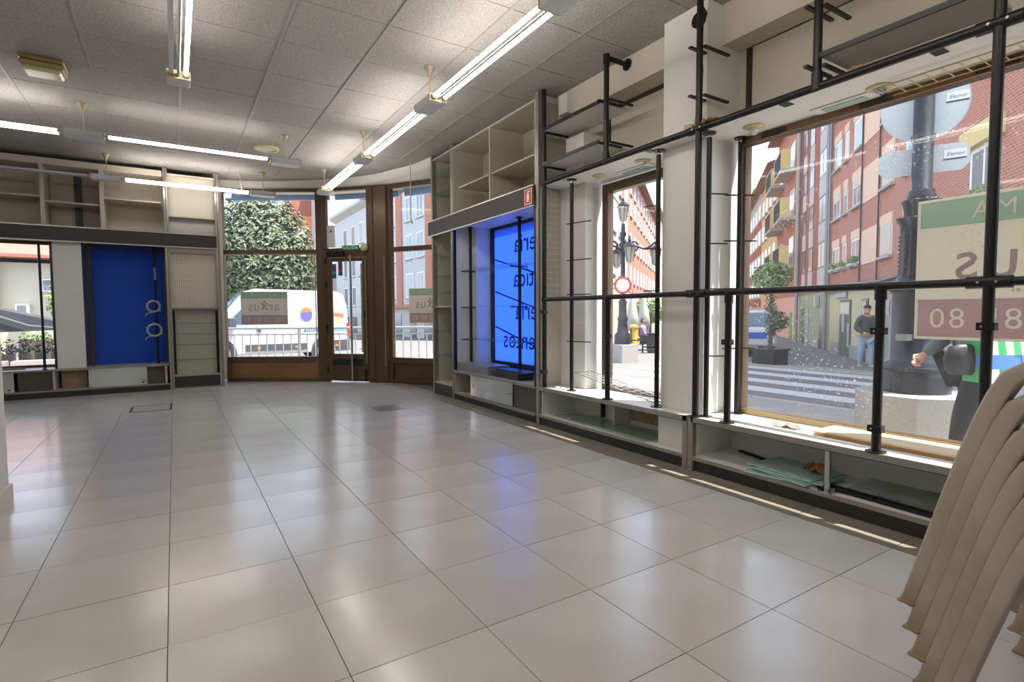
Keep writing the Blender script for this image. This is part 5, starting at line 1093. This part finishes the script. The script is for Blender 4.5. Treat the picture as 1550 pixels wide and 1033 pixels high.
for k in range(8):
    q = PI/8+k*PI/4; lf = MB()
    for i in range(9): lf.lathe([(0.0, 0.0), (0.014, 0.012), (0.0, 0.035)], 6, (LPX+0.158*math.cos(q), LPY+0.158*math.sin(q), 1.43+0.04*i))
    lf.build('leaf_garland', E_['iron'], t)
MB().lathe([(0.115, 2.12), (0.12, 2.15), (0.105, 2.18), (0.11, 2.2), (0.085, 2.22), (0.08, 4.6), (0.06, 4.9)], 24, (LPX, LPY, 0)).build('shaft', E_['iron'], t)
MB().box(LPX-0.32, LPX-0.215, LPY-0.05, LPY+0.05, 0.76, 0.82).build('service_box', E_['steel'], t)
vd = Vector((-0.93, -0.37, 0)).normalized(); sd = Vector((-vd.y, vd.x, 0))       # signs face away from the shop
def sign_at(name, label, z, build):
    t = thing(name, label, 'traffic sign', (LPX, LPY, z), 1e-6); t.location = Vector((LPX, LPY, z)) - vd*0.13 ; t.rotation_euler = (0, 0, math.atan2(sd.y, sd.x)); build(t); return t
M['signb'] = mat('sign_back_grey', 'c4c9c8', 0.5, metal=0.1); M['ink'] = mat('ink_dark', '3c3f45', 0.6)
def label_on(t, x, z, y):
    MB().box(x-0.085, x+0.085, y-0.0012 if y < 0 else y, y if y < 0 else y+0.0012, z-0.05, z+0.05).build('maker_label', MATS['paper_white'], t, off=Vector())
    yy = y-0.0016 if y < 0 else y+0.0016
    MB().box(x-0.085, x+0.085, min(yy, y), max(yy, y), z-0.048, z-0.032).build('label_bar', M['ink'], t, off=Vector())
    text_mesh('lettering', 'Sleinor', 0.05, M['ink'], t, (x, yy, z+0.005), (PI/2, 0, 0) if y < 0 else (PI/2, 0, PI), extrude=0.0003, shear=0.3)
def round_back(t):
    MB().tube([(0, -0.006, 0), (0, 0.006, 0)], 0.355, 48).build('plate', M['signb'], t, off=Vector()); MB().tube([(0, -0.016, 0), (0, -0.004, 0)], 0.357, 48, caps=False).build('rim', M['signb'], t, off=Vector())
    MB().box(-0.10, 0.10, -0.05, -0.006, -0.34, -0.30).build('clamp', E_['steel'], t, off=Vector())
    label_on(t, FLIP*0.255, 0.02, -0.008)
def plate_back(t):
    MB().prism([(0.44*cx_+0.0, 0.0) for cx_ in ()] or [(-0.36+0.06, -0.13), (0.36-0.06, -0.13), (0.36, -0.07), (0.36, 0.07), (0.36-0.06, 0.13), (-0.36+0.06, 0.13), (-0.36, 0.07), (-0.36, -0.07)], (0, 0.012, 0), o=(0, -0.006, 0)).build('plate', M['signb'], t, off=Vector())
    MB().box(-0.08, 0.08, -0.05, -0.006, -0.10, -0.06).build('clamp', E_['steel'], t, off=Vector())
    label_on(t, FLIP*0.25, 0.02, -0.008)
FLIP = 1
# local +y of the sign must point away from the shop (-vd); sd is chosen so that rot(sd) gives +y = perpendicular
sign_at('traffic_sign', 'grey back of the large round traffic sign on the lamp post', 3.06, round_back)
sign_at('traffic_sign', 'grey back of the oblong traffic sign below the round one', 2.52, plate_back)

# second lamp post, four lanterns, no-entry sign
L2X, L2Y = 11.11, 11.57
t = thing('lamp_post', 'slim dark lamp post with four lanterns at the side street corner', 'lamp post', (L2X, L2Y, ZR))
MB().box(L2X-0.32, L2X+0.32, L2Y-0.32, L2Y+0.32, ZR, 0.10).build('stone_block', E_['granite2'], t)
MB().lathe([(0.24, 0.10), (0.24, 0.38), (0.17, 0.45), (0.13, 0.75), (0.16, 0.85), (0.12, 0.92), (0.11, 1.25), (0.13, 1.32), (0.075, 1.42), (0.055, 3.2), (0.10, 3.3), (0.06, 3.4), (0.05, 3.6)], 20, (L2X, L2Y, 0)).build('post', E_['iron'], t)
def lantern(x, y, z, s_=1.0):
    l = MB().lathe([(0.03, 0.0), (0.09, 0.04), (0.15, 0.42), (0.155, 0.44)], 6, (x, y, z), smooth=False).build('lantern', film('lantern_glass', 'd8d4c8', 0.5, 0.2), t); MB().lathe([(0.16, 0.44), (0.19, 0.46), (0.09, 0.56), (0.03, 0.6), (0.03, 0.66), (0.0, 0.7)], 6, (x, y, z), smooth=False).build('lantern_cap', E_['iron'], l)
    fr = MB()
    for k in range(6):
        q = PI/3*k; fr.tube([(x+0.09*math.cos(q), y+0.09*math.sin(q), z+0.04), (x+0.155*math.cos(q), y+0.155*math.sin(q), z+0.44)], 0.012, 4)
    fr.build('lantern_frame', E_['iron'], l)
lantern(L2X, L2Y, 3.65)
rv = Vector((0.846, -0.533, 0)); fv = Vector((0.533, 0.846, 0))
for d_, l_ in ((rv, 0.95), (-rv, 0.95), (-fv, 0.9), (fv, 0.9)):
    pts = []
    for k in range(9):
        q = k/8; pts.append(Vector((L2X, L2Y, 2.75)) + d_*(l_*q) + Vector((0, 0, 0.35*q + 0.12*math.sin(q*PI*2))))
    pts += [pts[-1] + d_*0.05 + Vector((0, 0, -0.10))]
    MB().tube(pts, 0.035, 8).build('arm', E_['iron'], t); c_ = Vector((L2X, L2Y, 2.95)) + d_*0.3
    MB().tube([c_ + d_*(0.14*math.cos(a_)) + Vector((0, 0, 0.14*math.sin(a_))) for a_ in (2*PI*k/12 for k in range(12))], 0.03, 6, closed=True).build('scroll', E_['iron'], t)
    e = Vector((L2X, L2Y, 0)) + d_*l_; lantern(e.x, e.y, 2.38)
ax = (Vector((L2X, L2Y, 0))).normalized()
t = thing('no_entry_sign', 'round white sign with red rim on the slim lamp post', 'traffic sign', (L2X-ax.x*0.1, L2Y-ax.y*0.1, 1.82), 1e-6); t.rotation_euler = (0, 0, math.atan2(ax.y, ax.x)-PI/2)
MB().tube([(0, -0.0, 0), (0, 0.012, 0)], 0.25, 32).build('rim', mat('sign_red', 'd8281f', 0.4), t, off=Vector()); MB().tube([(0, -0.004, 0), (0, 0.002, 0)], 0.19, 32).build('face', MATS['sign_white'], t, off=Vector())
MBX, MBY = 14.44, 14.44
t = thing('mailbox', 'yellow pillar mailbox beside the slim lamp post', 'mailbox', (MBX, MBY, ZR))
MB().lathe([(0.14, 0.0), (0.145, 0.05), (0.145, 0.12), (0.13, 0.14), (0.13, 0.86)], 24, (MBX, MBY, ZR)).build('body', mat('post_yellow', 'd9ad2a', 0.45), t); MB().lathe([(0.15, 0.86), (0.16, 0.90), (0.14, 0.96), (0.06, 1.0), (0.0, 1.01)], 24, (MBX, MBY, ZR)).build('cap', MATS['post_yellow'], t)
t = thing('litter_bin', 'dark square litter bin on the far pavement', 'bin', (14.35, 13.45, ZR))
MB().box(14.22, 14.48, 13.32, 13.58, ZR, 0.25).build('body', M['char'], t, bevel=.02); MB().box(14.20, 14.50, 13.30, 13.60, 0.25, 0.29).build('lid', M['blk'], t)
# terrace chairs, closed parasols
for k, (x, y) in enumerate(((14.0, 13.85), (14.95, 14.5), (15.6, 14.6))):
    t = thing('cafe_chair', ('dark cafe chair behind the yellow mailbox', 'dark cafe chair under the seated person', 'dark cafe chair beside the litter bin')[k], 'chair', (x, y, ZR), 0.7)
    MB().box(-0.22, 0.22, -0.22, 0.22, 0.43, 0.46).build('seat', M['blk'], t, off=Vector()); MB().box(-0.22, 0.22, 0.19, 0.22, 0.46, 0.88).build('backrest', M['blk'], t, off=Vector())
    for sx in (-0.2, 0.2):
        for sy in (-0.2, 0.2): MB().tube([(sx, sy, 0), (sx, sy, 0.43)], 0.015, 6).build('leg', M['blk'], t, off=Vector())
for k, (x, y) in enumerate(((16.6, 16.7), (17.6, 17.0))):
    t = thing('parasol', ('closed white parasol behind the yellow mailbox', 'closed white parasol behind the seated terrace guest')[k], 'parasol', (x, y, ZR))
    MB().cyl(x, y, ZR, 2.0, 0.03).build('pole', E_['steel'], t); MB().lathe([(0.05, 0.2), (0.26, 0.3), (0.2, 0.9), (0.09, 1.6), (0.02, 1.75)], 16, (x, y, 0), flute=8, fa=0.15).build('canopy', E_['white'], t)
t = thing('street_tree', 'round leafy tree on the far pavement past the litter bin', 'tree', (20.9, 19.75, ZR))
leafcloud('foliage', E_['leafl'], t, (20.9, 19.75, 1.15), (0.85, 0.85, 0.75), 1600, 0.11, 21, 0.3); MB().tube([(20.9, 19.75, ZR), (20.9, 19.75, 0.6)], 0.08, 8).build('trunk', E_['bark'], t)
# planter with ivy-clad little tree on the corner
PLX, PLY = 13.8, 8.65
t = thing('planter_tree', 'small round-headed tree with ivied stem in a black planter', 'planter', (PLX, PLY, ZR))
MB().box(PLX-0.33, PLX+0.33, PLY-0.33, PLY+0.33, ZR+0.002, 0.0).build('planter_box', M['blk'], t, bevel=.02); MB().box(PLX-0.37, PLX+0.37, PLY-0.37, PLY+0.37, -0.03, 0.02).build('planter_rim', M['blk'], t)
MB().tube([(PLX, PLY, 0), (PLX+0.03, PLY, 0.9), (PLX, PLY, 1.7)], 0.045, 8).build('trunk', E_['bark'], t)
leafcloud('crown', E_['leafl'], t, (PLX, PLY, 1.98), (0.52, 0.52, 0.42), 1100, 0.075, 31, 0.2); leafcloud('ivy', E_['leafd'], t, (PLX, PLY, 0.95), (0.16, 0.16, 0.95), 420, 0.06, 32, 0.2); leafcloud('ivy_clump', E_['leafd'], t, (PLX+0.18, PLY-0.1, 0.78), (0.30, 0.28, 0.30), 320, 0.07, 33, 0.2)
# magnolia behind the van
t = thing('magnolia_tree', 'large dense glossy-leaved magnolia tree behind the white van', 'tree', (3.4, 26.0, ZR))
MB().tube([(3.4, 26, ZR), (3.4, 26, 2.0), (3.4, 26, 5.0)], [0.25, 0.2, 0.08], 10).build('trunk', E_['bark'], t)
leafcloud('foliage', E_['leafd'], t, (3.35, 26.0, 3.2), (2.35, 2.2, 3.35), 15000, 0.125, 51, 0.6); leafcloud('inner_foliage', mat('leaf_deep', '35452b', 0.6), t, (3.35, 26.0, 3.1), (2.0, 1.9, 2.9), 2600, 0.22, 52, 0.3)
# steel railing along the kerb outside the entrance
A0 = Vector((0.2, 14.9, ZR)); A1 = Vector((6.2, 11.6, ZR)); T_ = (A1-A0).normalized(); LR = (A1-A0).length
t = thing('street_railing', 'galvanised street railing in front of the white van', 'railing', A0, math.atan2(T_.y, T_.x))
MB().tube([(0, 0, 1.12), (LR, 0, 1.12)], 0.03, 10).build('top_rail', E_['steel'], t, off=Vector()); MB().tube([(0, 0, 0.97), (LR, 0, 0.97)], 0.016, 8).build('upper_rail', E_['steel'], t, off=Vector()); MB().tube([(0, 0, 0.16), (LR, 0, 0.16)], 0.02, 8).build('lower_rail', E_['steel'], t, off=Vector()); MB().tube([(0, 0, 0.42), (LR, 0, 0.42)], 0.010, 6).build('tie_rail', E_['steel'], t, off=Vector())
_bal = MB().tube([(0, 0, 0.16), (0, 0, 0.97)], 0.015, 8).mesh('baluster'); _bal.materials.append(E_['drain'])
for k in range(int(LR/0.19)):
    if k % 11 == 3: MB().tube([(k*0.19, 0, 0), (k*0.19, 0, 1.12)], 0.035, 10).build('post', E_['steel'], t, off=Vector())
    else: o = bpy.data.objects.new('baluster', _bal); C.objects.link(o); o.parent = t; o.location = (k*0.19, 0, 0)

# ---- white delivery van, side on
V0 = Vector((4.68, 17.1, ZR)); VT = Vector((-1.0, 0.001, 0)).normalized()
t = thing('delivery_van', 'white high-roof delivery van parked beyond the street railing', 'van', V0, math.atan2(VT.y, VT.x))
t.scale = (0.79, 0.95, 0.96)
# local x: from the tail (0) to the nose (5.3); y: +y faces the shop after the turn of about 155 degrees
M['vanw'] = mat('van_white', 'd4d6d8', 0.3, coat=0.4); M['vang'] = mat('van_glass', '59707c', 0.1, spec=0.7); M['rub'] = mat('rubber', '4b4d50', 0.7); M['tyre'] = mat('tyre', '2c2c2e', 0.8)
prof = [(0.02, 0.30), (0.0, 1.0), (0.10, 1.85), (0.22, 2.14), (0.5, 2.24), (3.4, 2.28), (3.75, 2.20), (4.35, 1.62), (4.55, 1.42), (5.15, 1.18), (5.3, 0.95), (5.3, 0.35), (5.1, 0.28)]
o = MB().prism(prof, (0, 1.95, 0), a=(1, 0, 0), o=(0, -1.95, 0)).build('body', M['vanw'], t, off=Vector(), bevel=.05); o.modifiers['bevel'].segments = 3
YV = 0.0
def vpart(name, poly, m, d=0.012, y=None): return MB().prism(poly, (0, d, 0), a=(1, 0, 0), o=(0, YV-0.002 if y is None else y, 0)).build(name, m, t, off=Vector())
vpart('side_window', [(3.45, 1.22), (4.22, 1.22), (4.28, 1.30), (3.80, 1.72), (3.45, 1.76)], M['vang']); vpart('bumper_strip', [(1.62, 0.40), (3.75, 0.40), (3.75, 0.60), (1.62, 0.60)], M['rub'], 0.03); vpart('rear_bumper', [(0.0, 0.32), (0.55, 0.32), (0.6, 0.66), (0.0, 0.68)], M['rub'], 0.02)
vpart('blue_stripe', [(0.08, 0.98), (0.62, 0.98), (0.62, 1.10), (0.08, 1.10)], mat('van_cyan', '59bcd0', 0.4)); vpart('tail_light', [(-0.02, 0.78), (0.06, 0.78), (0.10, 1.22), (0.0, 1.22)], MATS['sign_red'], 0.03)
vpart('door_handle', [(3.22, 0.98), (3.34, 0.98), (3.34, 1.12), (3.22, 1.12)], M['rub'], 0.03); vpart('door_seam', [(3.36, 0.62), (3.375, 0.62), (3.375, 1.85), (3.36, 1.85)], M['rub'], 0.004)
for x in (0.45, 1.95, 3.25): vpart('side_marker', [(x, 0.46), (x+0.11, 0.46), (x+0.11, 0.53), (x, 0.53)], mat('amber', 'e8872a', 0.4), 0.035)
MB().box(4.05, 4.3, 0.05, 0.24, 1.12, 1.42).build('wing_mirror', M['rub'], t, off=Vector(), bevel=.03)
MB().prism([(4.36, 1.64), (4.56, 1.45), (4.60, 1.47), (4.40, 1.67)], (0, -1.6, 0), a=(1, 0, 0), o=(0, -0.17, 0)).build('windscreen', M['vang'], t, off=Vector())
MB().prism([(3.80, 2.16), (4.34, 1.65), (4.37, 1.68), (3.83, 2.19)], (0, -1.6, 0), a=(1, 0, 0), o=(0, -0.17, 0)).build('windscreen', M['vang'], t, off=Vector())
for x in (1.05, 4.45):
    for y in (0.0, -1.95):
        s_ = 1 if y == 0 else -1
        wh = MB().tube([(x, y+0.015*s_, 0.34), (x, y-0.22*s_, 0.34)], 0.34, 24).build('wheel', M['tyre'], t, off=Vector()); MB().tube([(x, y+0.022*s_, 0.34), (x, y, 0.34)], 0.21, 20).build('wheel_cover', E_['steel'], wh, off=Vector())
    MB().tube([(x, 0.004, 0.34), (x, -0.05, 0.34)], 0.42, 28).build('wheel_arch', M['rub'], t, off=Vector())
rot = (PI/2, 0, PI)
text_mesh('lettering', 'asturarco', 0.24, mat('van_ink', '1f4f80', 0.5), t, (1.28, 0.012, 1.02), rot)
MB().tube([(1.62, 0.0, 1.50), (1.62, 0.010, 1.50)], 0.22, 24).build('round_logo', mat('logo_violet', '6a62c8', 0.5), t, off=Vector()); MB().prism([(1.62+0.225*math.cos(a_), 1.50+0.225*math.sin(a_)) for a_ in (PI*k/10+0.25 for k in range(9))], (0, 0.013, 0), a=(1, 0, 0), o=(0, 0, 0)).build('logo_top', mat('logo_orange', 'ea7a3c', 0.5), t, off=Vector())
MB().prism([(1.02, 1.30), (1.20, 1.42), (1.05, 1.50), (1.22, 1.70), (0.98, 1.60), (0.90, 1.45), (0.95, 1.28)], (0, 0.010, 0), a=(1, 0, 0)).build('splash_logo', mat('logo_brown', '7a4640', 0.5), t, off=Vector())
MB().tube([(0.42, 0.0, 1.42), (0.42, 0.009, 1.42)], 0.21, 24).build('yellow_logo', mat('logo_yellow', 'ead98a', 0.5), t, off=Vector()); MB().prism([(0.22, 1.38), (0.62, 1.44), (0.62, 1.56), (0.22, 1.52)], (0, 0.012, 0), a=(1, 0, 0)).build('logo_ribbon', mat('logo_pink', 'e06a72', 0.5), t, off=Vector())

# ---- white car down the side street, seen from behind
CB = Vector((15.35, 10.4, ZR)); t = thing('parked_car', 'white car with blue tailgate band parked on the side street', 'car', CB, FRZ)
prof = [(0, 0.35), (0.0, 0.85), (0.12, 0.98), (0.45, 1.42), (0.9, 1.5), (2.2, 1.46), (3.0, 1.0), (4.0, 0.85), (4.15, 0.5), (4.1, 0.3)]
MB().prism(prof, (0, 1.7, 0), o=(0, -0.85, 0)).build('body', M['vanw'], t, off=Vector(), bevel=.06)
MB().prism([(0.13, 1.0), (0.43, 1.40), (0.40, 1.42), (0.09, 1.01)], (0, 1.3, 0), o=(0, -0.65, 0)).build('rear_window', M['vang'], t, off=Vector()); MB().box(-0.02, 0.02, -0.55, 0.55, 0.60, 0.80).build('blue_band', mat('car_blue', '3b66c4', 0.4), t, off=Vector())
for y in (-0.8, 0.62): MB().box(-0.03, 0.05, y, y+0.18, 0.68, 0.92).build('tail_light', MATS['sign_red'], t, off=Vector())
for x in (0.75, 3.3):
    for y in (-0.86, 0.66): MB().tube([(x, y, 0.31), (x, y+0.2, 0.31)], 0.31, 20).build('wheel', M['tyre'], t, off=Vector())
MB().box(1.0, 1.2, -0.2, 0.2, 1.5, 1.62).build('roof_sign', E_['white'], t, off=Vector())

# ================================================================== people
def skin_obj(name, nodes, edges, m, parent, root=0, sub=2):
    """nodes: (x, y, z, radius)."""
    me = bpy.data.meshes.new(name); me.from_pydata([n_[:3] for n_ in nodes], edges, []); o = bpy.data.objects.new(name, me); C.objects.link(o)
    sk = o.modifiers.new('skin', 'SKIN'); sk.use_smooth_shade = True
    if not me.skin_vertices: me.skin_vertices.new() if hasattr(me.skin_vertices, 'new') else None
    for v, n_ in zip(me.skin_vertices[0].data, nodes): r_ = n_[3]; v.radius = (r_, r_) if not isinstance(r_, tuple) else r_
    me.skin_vertices[0].data[root].use_root = True
    sb = o.modifiers.new('sub', 'SUBSURF'); sb.levels = sub; sb.render_levels = sub
    me.materials.append(m); o.parent = parent
    dg = bpy.context.evaluated_depsgraph_get(); dg.update(); nm = bpy.data.meshes.new_from_object(o.evaluated_get(dg)); o.modifiers.clear(); o.data = nm; nm.name = name
    for pz in nm.polygons: pz.use_smooth = True
    if not nm.materials: nm.materials.append(m)
    return o
def chain(a, b): return [(i, i+1) for i in range(a, b)]
def head(t, c, s_, skinm, hairm, cap=False, face=1.0):
    """Head facing local +x with nose, ears, eyes, mouth and hair."""
    hd = MB(); prof = [(0.0, -0.115), (0.035, -0.112), (0.058, -0.09), (0.07, -0.045), (0.078, 0.0), (0.077, 0.045), (0.065, 0.085), (0.035, 0.112), (0.0, 0.118)]
    n = 20; vs_ = []
    for (r_, z) in prof:
        for j in range(n): q = 2*PI*j/n; vs_.append((c[0]+s_*(r_*1.18*math.cos(q)+0.008*math.cos(q)), c[1]+s_*r_*math.sin(q), c[2]+s_*z))
    hd.add(vs_, [(i*n+j, i*n+(j+1) % n, (i+1)*n+(j+1) % n, (i+1)*n+j) for i in range(len(prof)-1) for j in range(n)], True)
    hd.prism([(0.088, 0.01), (0.112, -0.028), (0.088, -0.034)], (0, 0.02*s_, 0), o=(c[0]+(s_-1)*0.09, c[1]-0.01*s_, c[2])) ; h = hd.build('head', skinm, t, off=Vector())
    for sy in (-1, 1):
        MB().lathe([(0.0, -0.008), (0.008, 0.0), (0.0, 0.008)], 8, (c[0]+0.082*s_, c[1]+sy*0.03*s_, c[2]+0.012*s_)).build('eye', M['ink'], h, off=Vector()); MB().lathe([(0.0, -0.03), (0.014, -0.01), (0.016, 0.015), (0.0, 0.03)], 8, (c[0]-0.005, c[1]+sy*0.08*s_, c[2])).build('ear', skinm, h, off=Vector())
    MB().box(c[0]+0.076*s_, c[0]+0.084*s_, c[1]-0.024*s_, c[1]+0.024*s_, c[2]-0.062*s_, c[2]-0.052*s_).build('mouth', mat('lips', 'a8665c', 0.6), h, off=Vector())
    hr = MB(); vs_ = []; pr = [(0.072, -0.07), (0.088, -0.02), (0.09, 0.03), (0.08, 0.08), (0.045, 0.122), (0.0, 0.132)] if not cap else [(0.086, 0.03), (0.09, 0.05), (0.08, 0.09), (0.045, 0.125), (0.0, 0.132)]
    for (r_, z) in pr:
        for j in range(n):
            q = 2*PI*j/n; f = 1.18
            dx = -0.022 if math.cos(q) > 0.1 and not cap and z < 0.06 else 0.0
            vs_.append((c[0]+s_*(r_*f*math.cos(q)+(dx*2.2 if dx else -0.004)), c[1]+s_*r_*1.03*math.sin(q), c[2]+s_*z))
    hr.add(vs_, [(i*n+j, i*n+(j+1) % n, (i+1)*n+(j+1) % n, (i+1)*n+j) for i in range(len(pr)-1) for j in range(n)], True)
    if cap: hr.prism([(-0.06, 0.0), (-0.05, 0.075), (0.0, 0.10), (0.05, 0.075), (0.06, 0.0)], (0, 0, 0.012), a=(0, 1, 0), b=(1, 0, 0), o=(c[0]+0.075, c[1], c[2]+0.035))
    hr.build('cap' if cap else 'hair', hairm, t, off=Vector())
def hand(t, w_, fwd, dn, side, m):
    """Palm plus five bent fingers from wrist w_, pointing along fwd, curling towards dn, thumb on side."""
    w_, fwd, dn, side = (Vector(v) for v in (w_, fwd, dn, side)); fwd.normalize(); dn.normalize(); side.normalize()
    h = MB(); pc = w_ + fwd*0.045
    h.tube([w_, w_+fwd*0.03, w_+fwd*0.085], [0.024, 0.036, 0.034], 10)
    o = h.build('hand', m, t, off=Vector())
    for k in range(4):
        b = w_ + fwd*0.08 + side*(0.027-0.018*k); ln = (0.07, 0.08, 0.074, 0.058)[k]
        MB().tube([b, b+fwd*ln*0.45+dn*ln*0.15, b+fwd*ln*0.65+dn*ln*0.5, b+fwd*ln*0.55+dn*ln*0.85], [0.0095, 0.009, 0.0085, 0.006], 8).build('finger', m, o, off=Vector())
    b = w_ + fwd*0.03 + side*0.03; MB().tube([b, b+side*0.025+fwd*0.02, b+side*0.02+fwd*0.05+dn*0.02], [0.012, 0.011, 0.007], 8).build('thumb', m, o, off=Vector())
M['skin'] = mat('skin', 'c79a80', 0.55); M['hair'] = mat('hair_dark', '3a2f28', 0.6)
def person(label, loc, rz, H, topm, botm, shoem, hairm, stride=0.2, arms=((0.05, 0.1), (0.05, 0.1)), seated=False, cap=False):
    """Local +x is where the person faces. arms: per side (elbow forward, wrist point offsets)."""
    t = thing('person', label, 'person', loc, rz); k = H/1.72
    def P(x, y, z, r): return (x*k, y*k, z*k, r*k)
    hip = 0.92
    nodes = [P(0, 0, 0.96, 0.145), P(0, 0, 1.12, 0.125), P(0.0, 0, 1.30, 0.15), P(0, 0, 1.41, 0.10), P(0.0, 0, 1.48, 0.052), P(0.01, 0, 1.54, 0.05)]
    edges = chain(0, 5); legs = []
    wr = []
    for s_, (aj) in zip((-1, 1), arms):
        i = len(nodes); el, wp = aj
        nodes += [P(0, s_*0.175, 1.39, 0.072), P(el[0], s_*(0.215+el[1]), el[2], 0.05), P(wp[0], s_*0.2+wp[1], wp[2], 0.036)]; edges += [(3, i), (i, i+1), (i+1, i+2)]; wr.append(i+2)
    lg0 = len(nodes)
    for s_ in (-1, 1):
        i = len(nodes); fx = stride*s_
        if seated: nodes += [P(0.05, s_*0.10, 0.93, 0.09), P(0.42, s_*0.12, 0.93, 0.07), P(0.44, s_*0.12, 0.50, 0.05), P(0.56, s_*0.12, 0.46, 0.035)]
        else: nodes += [P(0.0+fx*0.1, s_*0.095, 0.86, 0.092), P(fx*0.55+0.03, s_*0.10, 0.48, 0.063), P(fx-0.02, s_*0.10, 0.09, 0.042), P(fx+0.13, s_*0.11, 0.035, 0.032)]
        edges += [(0, i)] + chain(i, i+3)
    body = skin_obj('body', nodes, edges, M['skin'], t)
    # clothing: inflated copies of the same chains
    def cloth(name, ids, eds, m, g, extra=()): 
        mp = {a: b for b, a in enumerate(ids)}; nn = [nodes[a][:3] + (nodes[a][3]*(g+0.12 if a in (0, 1, 2) else g) + 0.008,) for a in ids]
        return skin_obj(name, nn, [(mp[a], mp[b]) for a, b in eds if a in mp and b in mp], m, t)
    top_ids = [0, 1, 2, 3, 4] + list(range(6, 12)); cloth('jacket', top_ids, edges, topm, 1.13)
    bot_ids = [0] + [i for i in range(lg0, len(nodes)) if (i-lg0) % 4 != 3]; cloth('trousers', bot_ids, edges, botm, 1.12)
    for q in (lg0, lg0+4):
        a = Vector(nodes[q+2][:3]); b = Vector(nodes[q+3][:3]); sh = MB(); sh.tube([a+Vector((-0.05, 0, -0.045))*k, a+Vector((0, 0, -0.04))*k, b+Vector((0, 0, 0.005))*k, b+Vector((0.05, 0, 0.0))*k], [0.035*k, 0.048*k, 0.04*k, 0.022*k], 10); sh.build('shoe', shoem, t, off=Vector())
    head(t, (0.02*k, 0, 1.635*k), k, M['skin'], hairm, cap)
    for i_, s_ in zip(wr, (-1, 1)):
        w_ = Vector(nodes[i_][:3]); e = Vector(nodes[i_-1][:3]); hand(t, w_, (w_-e).normalized(), (0.2, -s_*0.9, -0.2), (0.9, 0, 0.4), M['skin'])
    return t
# passer-by close to the wide window, carrying a striped bag
FP = Vector((5.34, 1.62, ZN)); frz = math.atan2(0.533, -0.846)
pt = person('passer-by in grey jacket and dark trousers carrying bags past the wide window', FP, frz, 1.78, mat('grey_jacket', '6c7274', 0.8, var=0.1), mat('dark_trousers', '191a1d', 0.85, var=0.1), mat('dark_shoe', '26262a', 0.5), M['hair'], stride=0.24,
            arms=(((0.02, 0.03, 1.08), (0.22, -0.02, 0.93)), ((-0.08, 0.03, 1.10), (0.0, 0.03, 0.86))))
FX = Vector((math.cos(frz), math.sin(frz), 0)); FY = Vector((-FX.y, FX.x, 0))
# big striped carrier bag: stripes are panels sewn round the bag
bc = Vector((5.06, 1.37, 0))
t = thing('striped_bag', 'green, white and blue striped carrier bag held by the passer-by', 'bag', (bc.x, bc.y, 0.53), frz)
cols = [mat('bag_green', '35a05c', 0.6), mat('bag_white', 'e4e8ea', 0.6), mat('bag_blue', '4f83cf', 0.6)]
W_, D_, H_ = 0.46, 0.22, 0.36
for row, (z0, z1, pal) in enumerate(((0.0, 0.10, (0, 1)), (0.10, 0.20, (2, 2)), (0.20, 0.36, (0, 1)))):
    nst = 9
    for j in range(nst):
        x0 = -W_/2 + W_*j/nst; x1 = x0 + W_/nst; bul = lambda x, z: D_/2*(0.75+0.25*math.sin(PI*(x/W_+0.5)))*(1-0.35*(z/H_)**2)
        for sg in (-1, 1):
            P4 = [(x0, sg*bul(x0, z0), z0), (x1, sg*bul(x1, z0), z0), (x1, sg*bul(x1, z1), z1), (x0, sg*bul(x0, z1), z1)]
            o = MB().add(P4, [(0, 1, 2, 3)]).build('stripe_panel', cols[pal[j % 2]], t, off=Vector()); md = o.modifiers.new('s', 'SOLIDIFY'); md.thickness = 0.004
    for ex in (-W_/2, W_/2): MB().box(ex-0.003, ex+0.003, -D_/2*0.72, D_/2*0.72, z0, z1).build('end_panel', cols[pal[0]], t, off=Vector())
MB().box(-W_/2, W_/2, -D_/2*0.8, D_/2*0.8, 0, 0.006).build('bottom', cols[2], t, off=Vector())
MB().tube([(-0.10, 0.0, 0.35), (-0.09, -0.04, 0.44), (0.03, -0.07, 0.50), (0.11, -0.04, 0.44), (0.11, 0, 0.35)], 0.012, 8).build('handle', cols[2], t, off=Vector())
hb = Vector((4.88, 1.54, 0))
t = thing('handbag', 'black handbag hanging in front of the passer-by', 'bag', (hb.x, hb.y, 0.58), frz)
MB().lathe([(0.09, 0.0), (0.13, 0.03), (0.14, 0.12), (0.11, 0.20), (0.06, 0.22)], 20, (0, 0, 0)).build('body', mat('black_leather', '151517', 0.5, bump=0.1), t, off=Vector()).scale = (1.1, 0.55, 1)
MB().tube([(-0.08, 0, 0.2), (-0.08, -0.03, 0.33), (0.0, -0.08, 0.42), (0.07, -0.03, 0.33), (0.08, 0, 0.2)], 0.010, 8).build('strap', MATS['black_leather'], t, off=Vector())
# man on the far pavement
MP = Vector((15.42, 6.98, ZR-0.06)); mrz = math.atan2(-MP.y, -MP.x)+0.5
person('man in dark grey hoodie and pale jeans walking on the far pavement', MP, mrz, 1.64, mat('dark_hoodie', '4b4c50', 0.85), mat('pale_jeans', '9fb6c6', 0.85), E_['white'], M['blk'], stride=0.10,
       arms=(((-0.02, 0.06, 1.10), (0.20, 0.02, 1.0)), ((-0.04, 0.05, 1.10), (0.08, 0.05, 0.85))), cap=True)
# seated terrace guest
person('terrace guest in mauve top sitting on the dark cafe chair', Vector((14.95, 14.5, ZR-0.46)), 0.7-PI/2, 1.66, mat('mauve_top', '9a86b0', 0.85), mat('grey_trousers', '55565c', 0.85), M['char'], M['hair'], seated=True,
       arms=(((0.10, 0.02, 1.12), (0.32, 0.0, 1.08)), ((0.10, 0.02, 1.12), (0.32, 0.0, 1.08))))
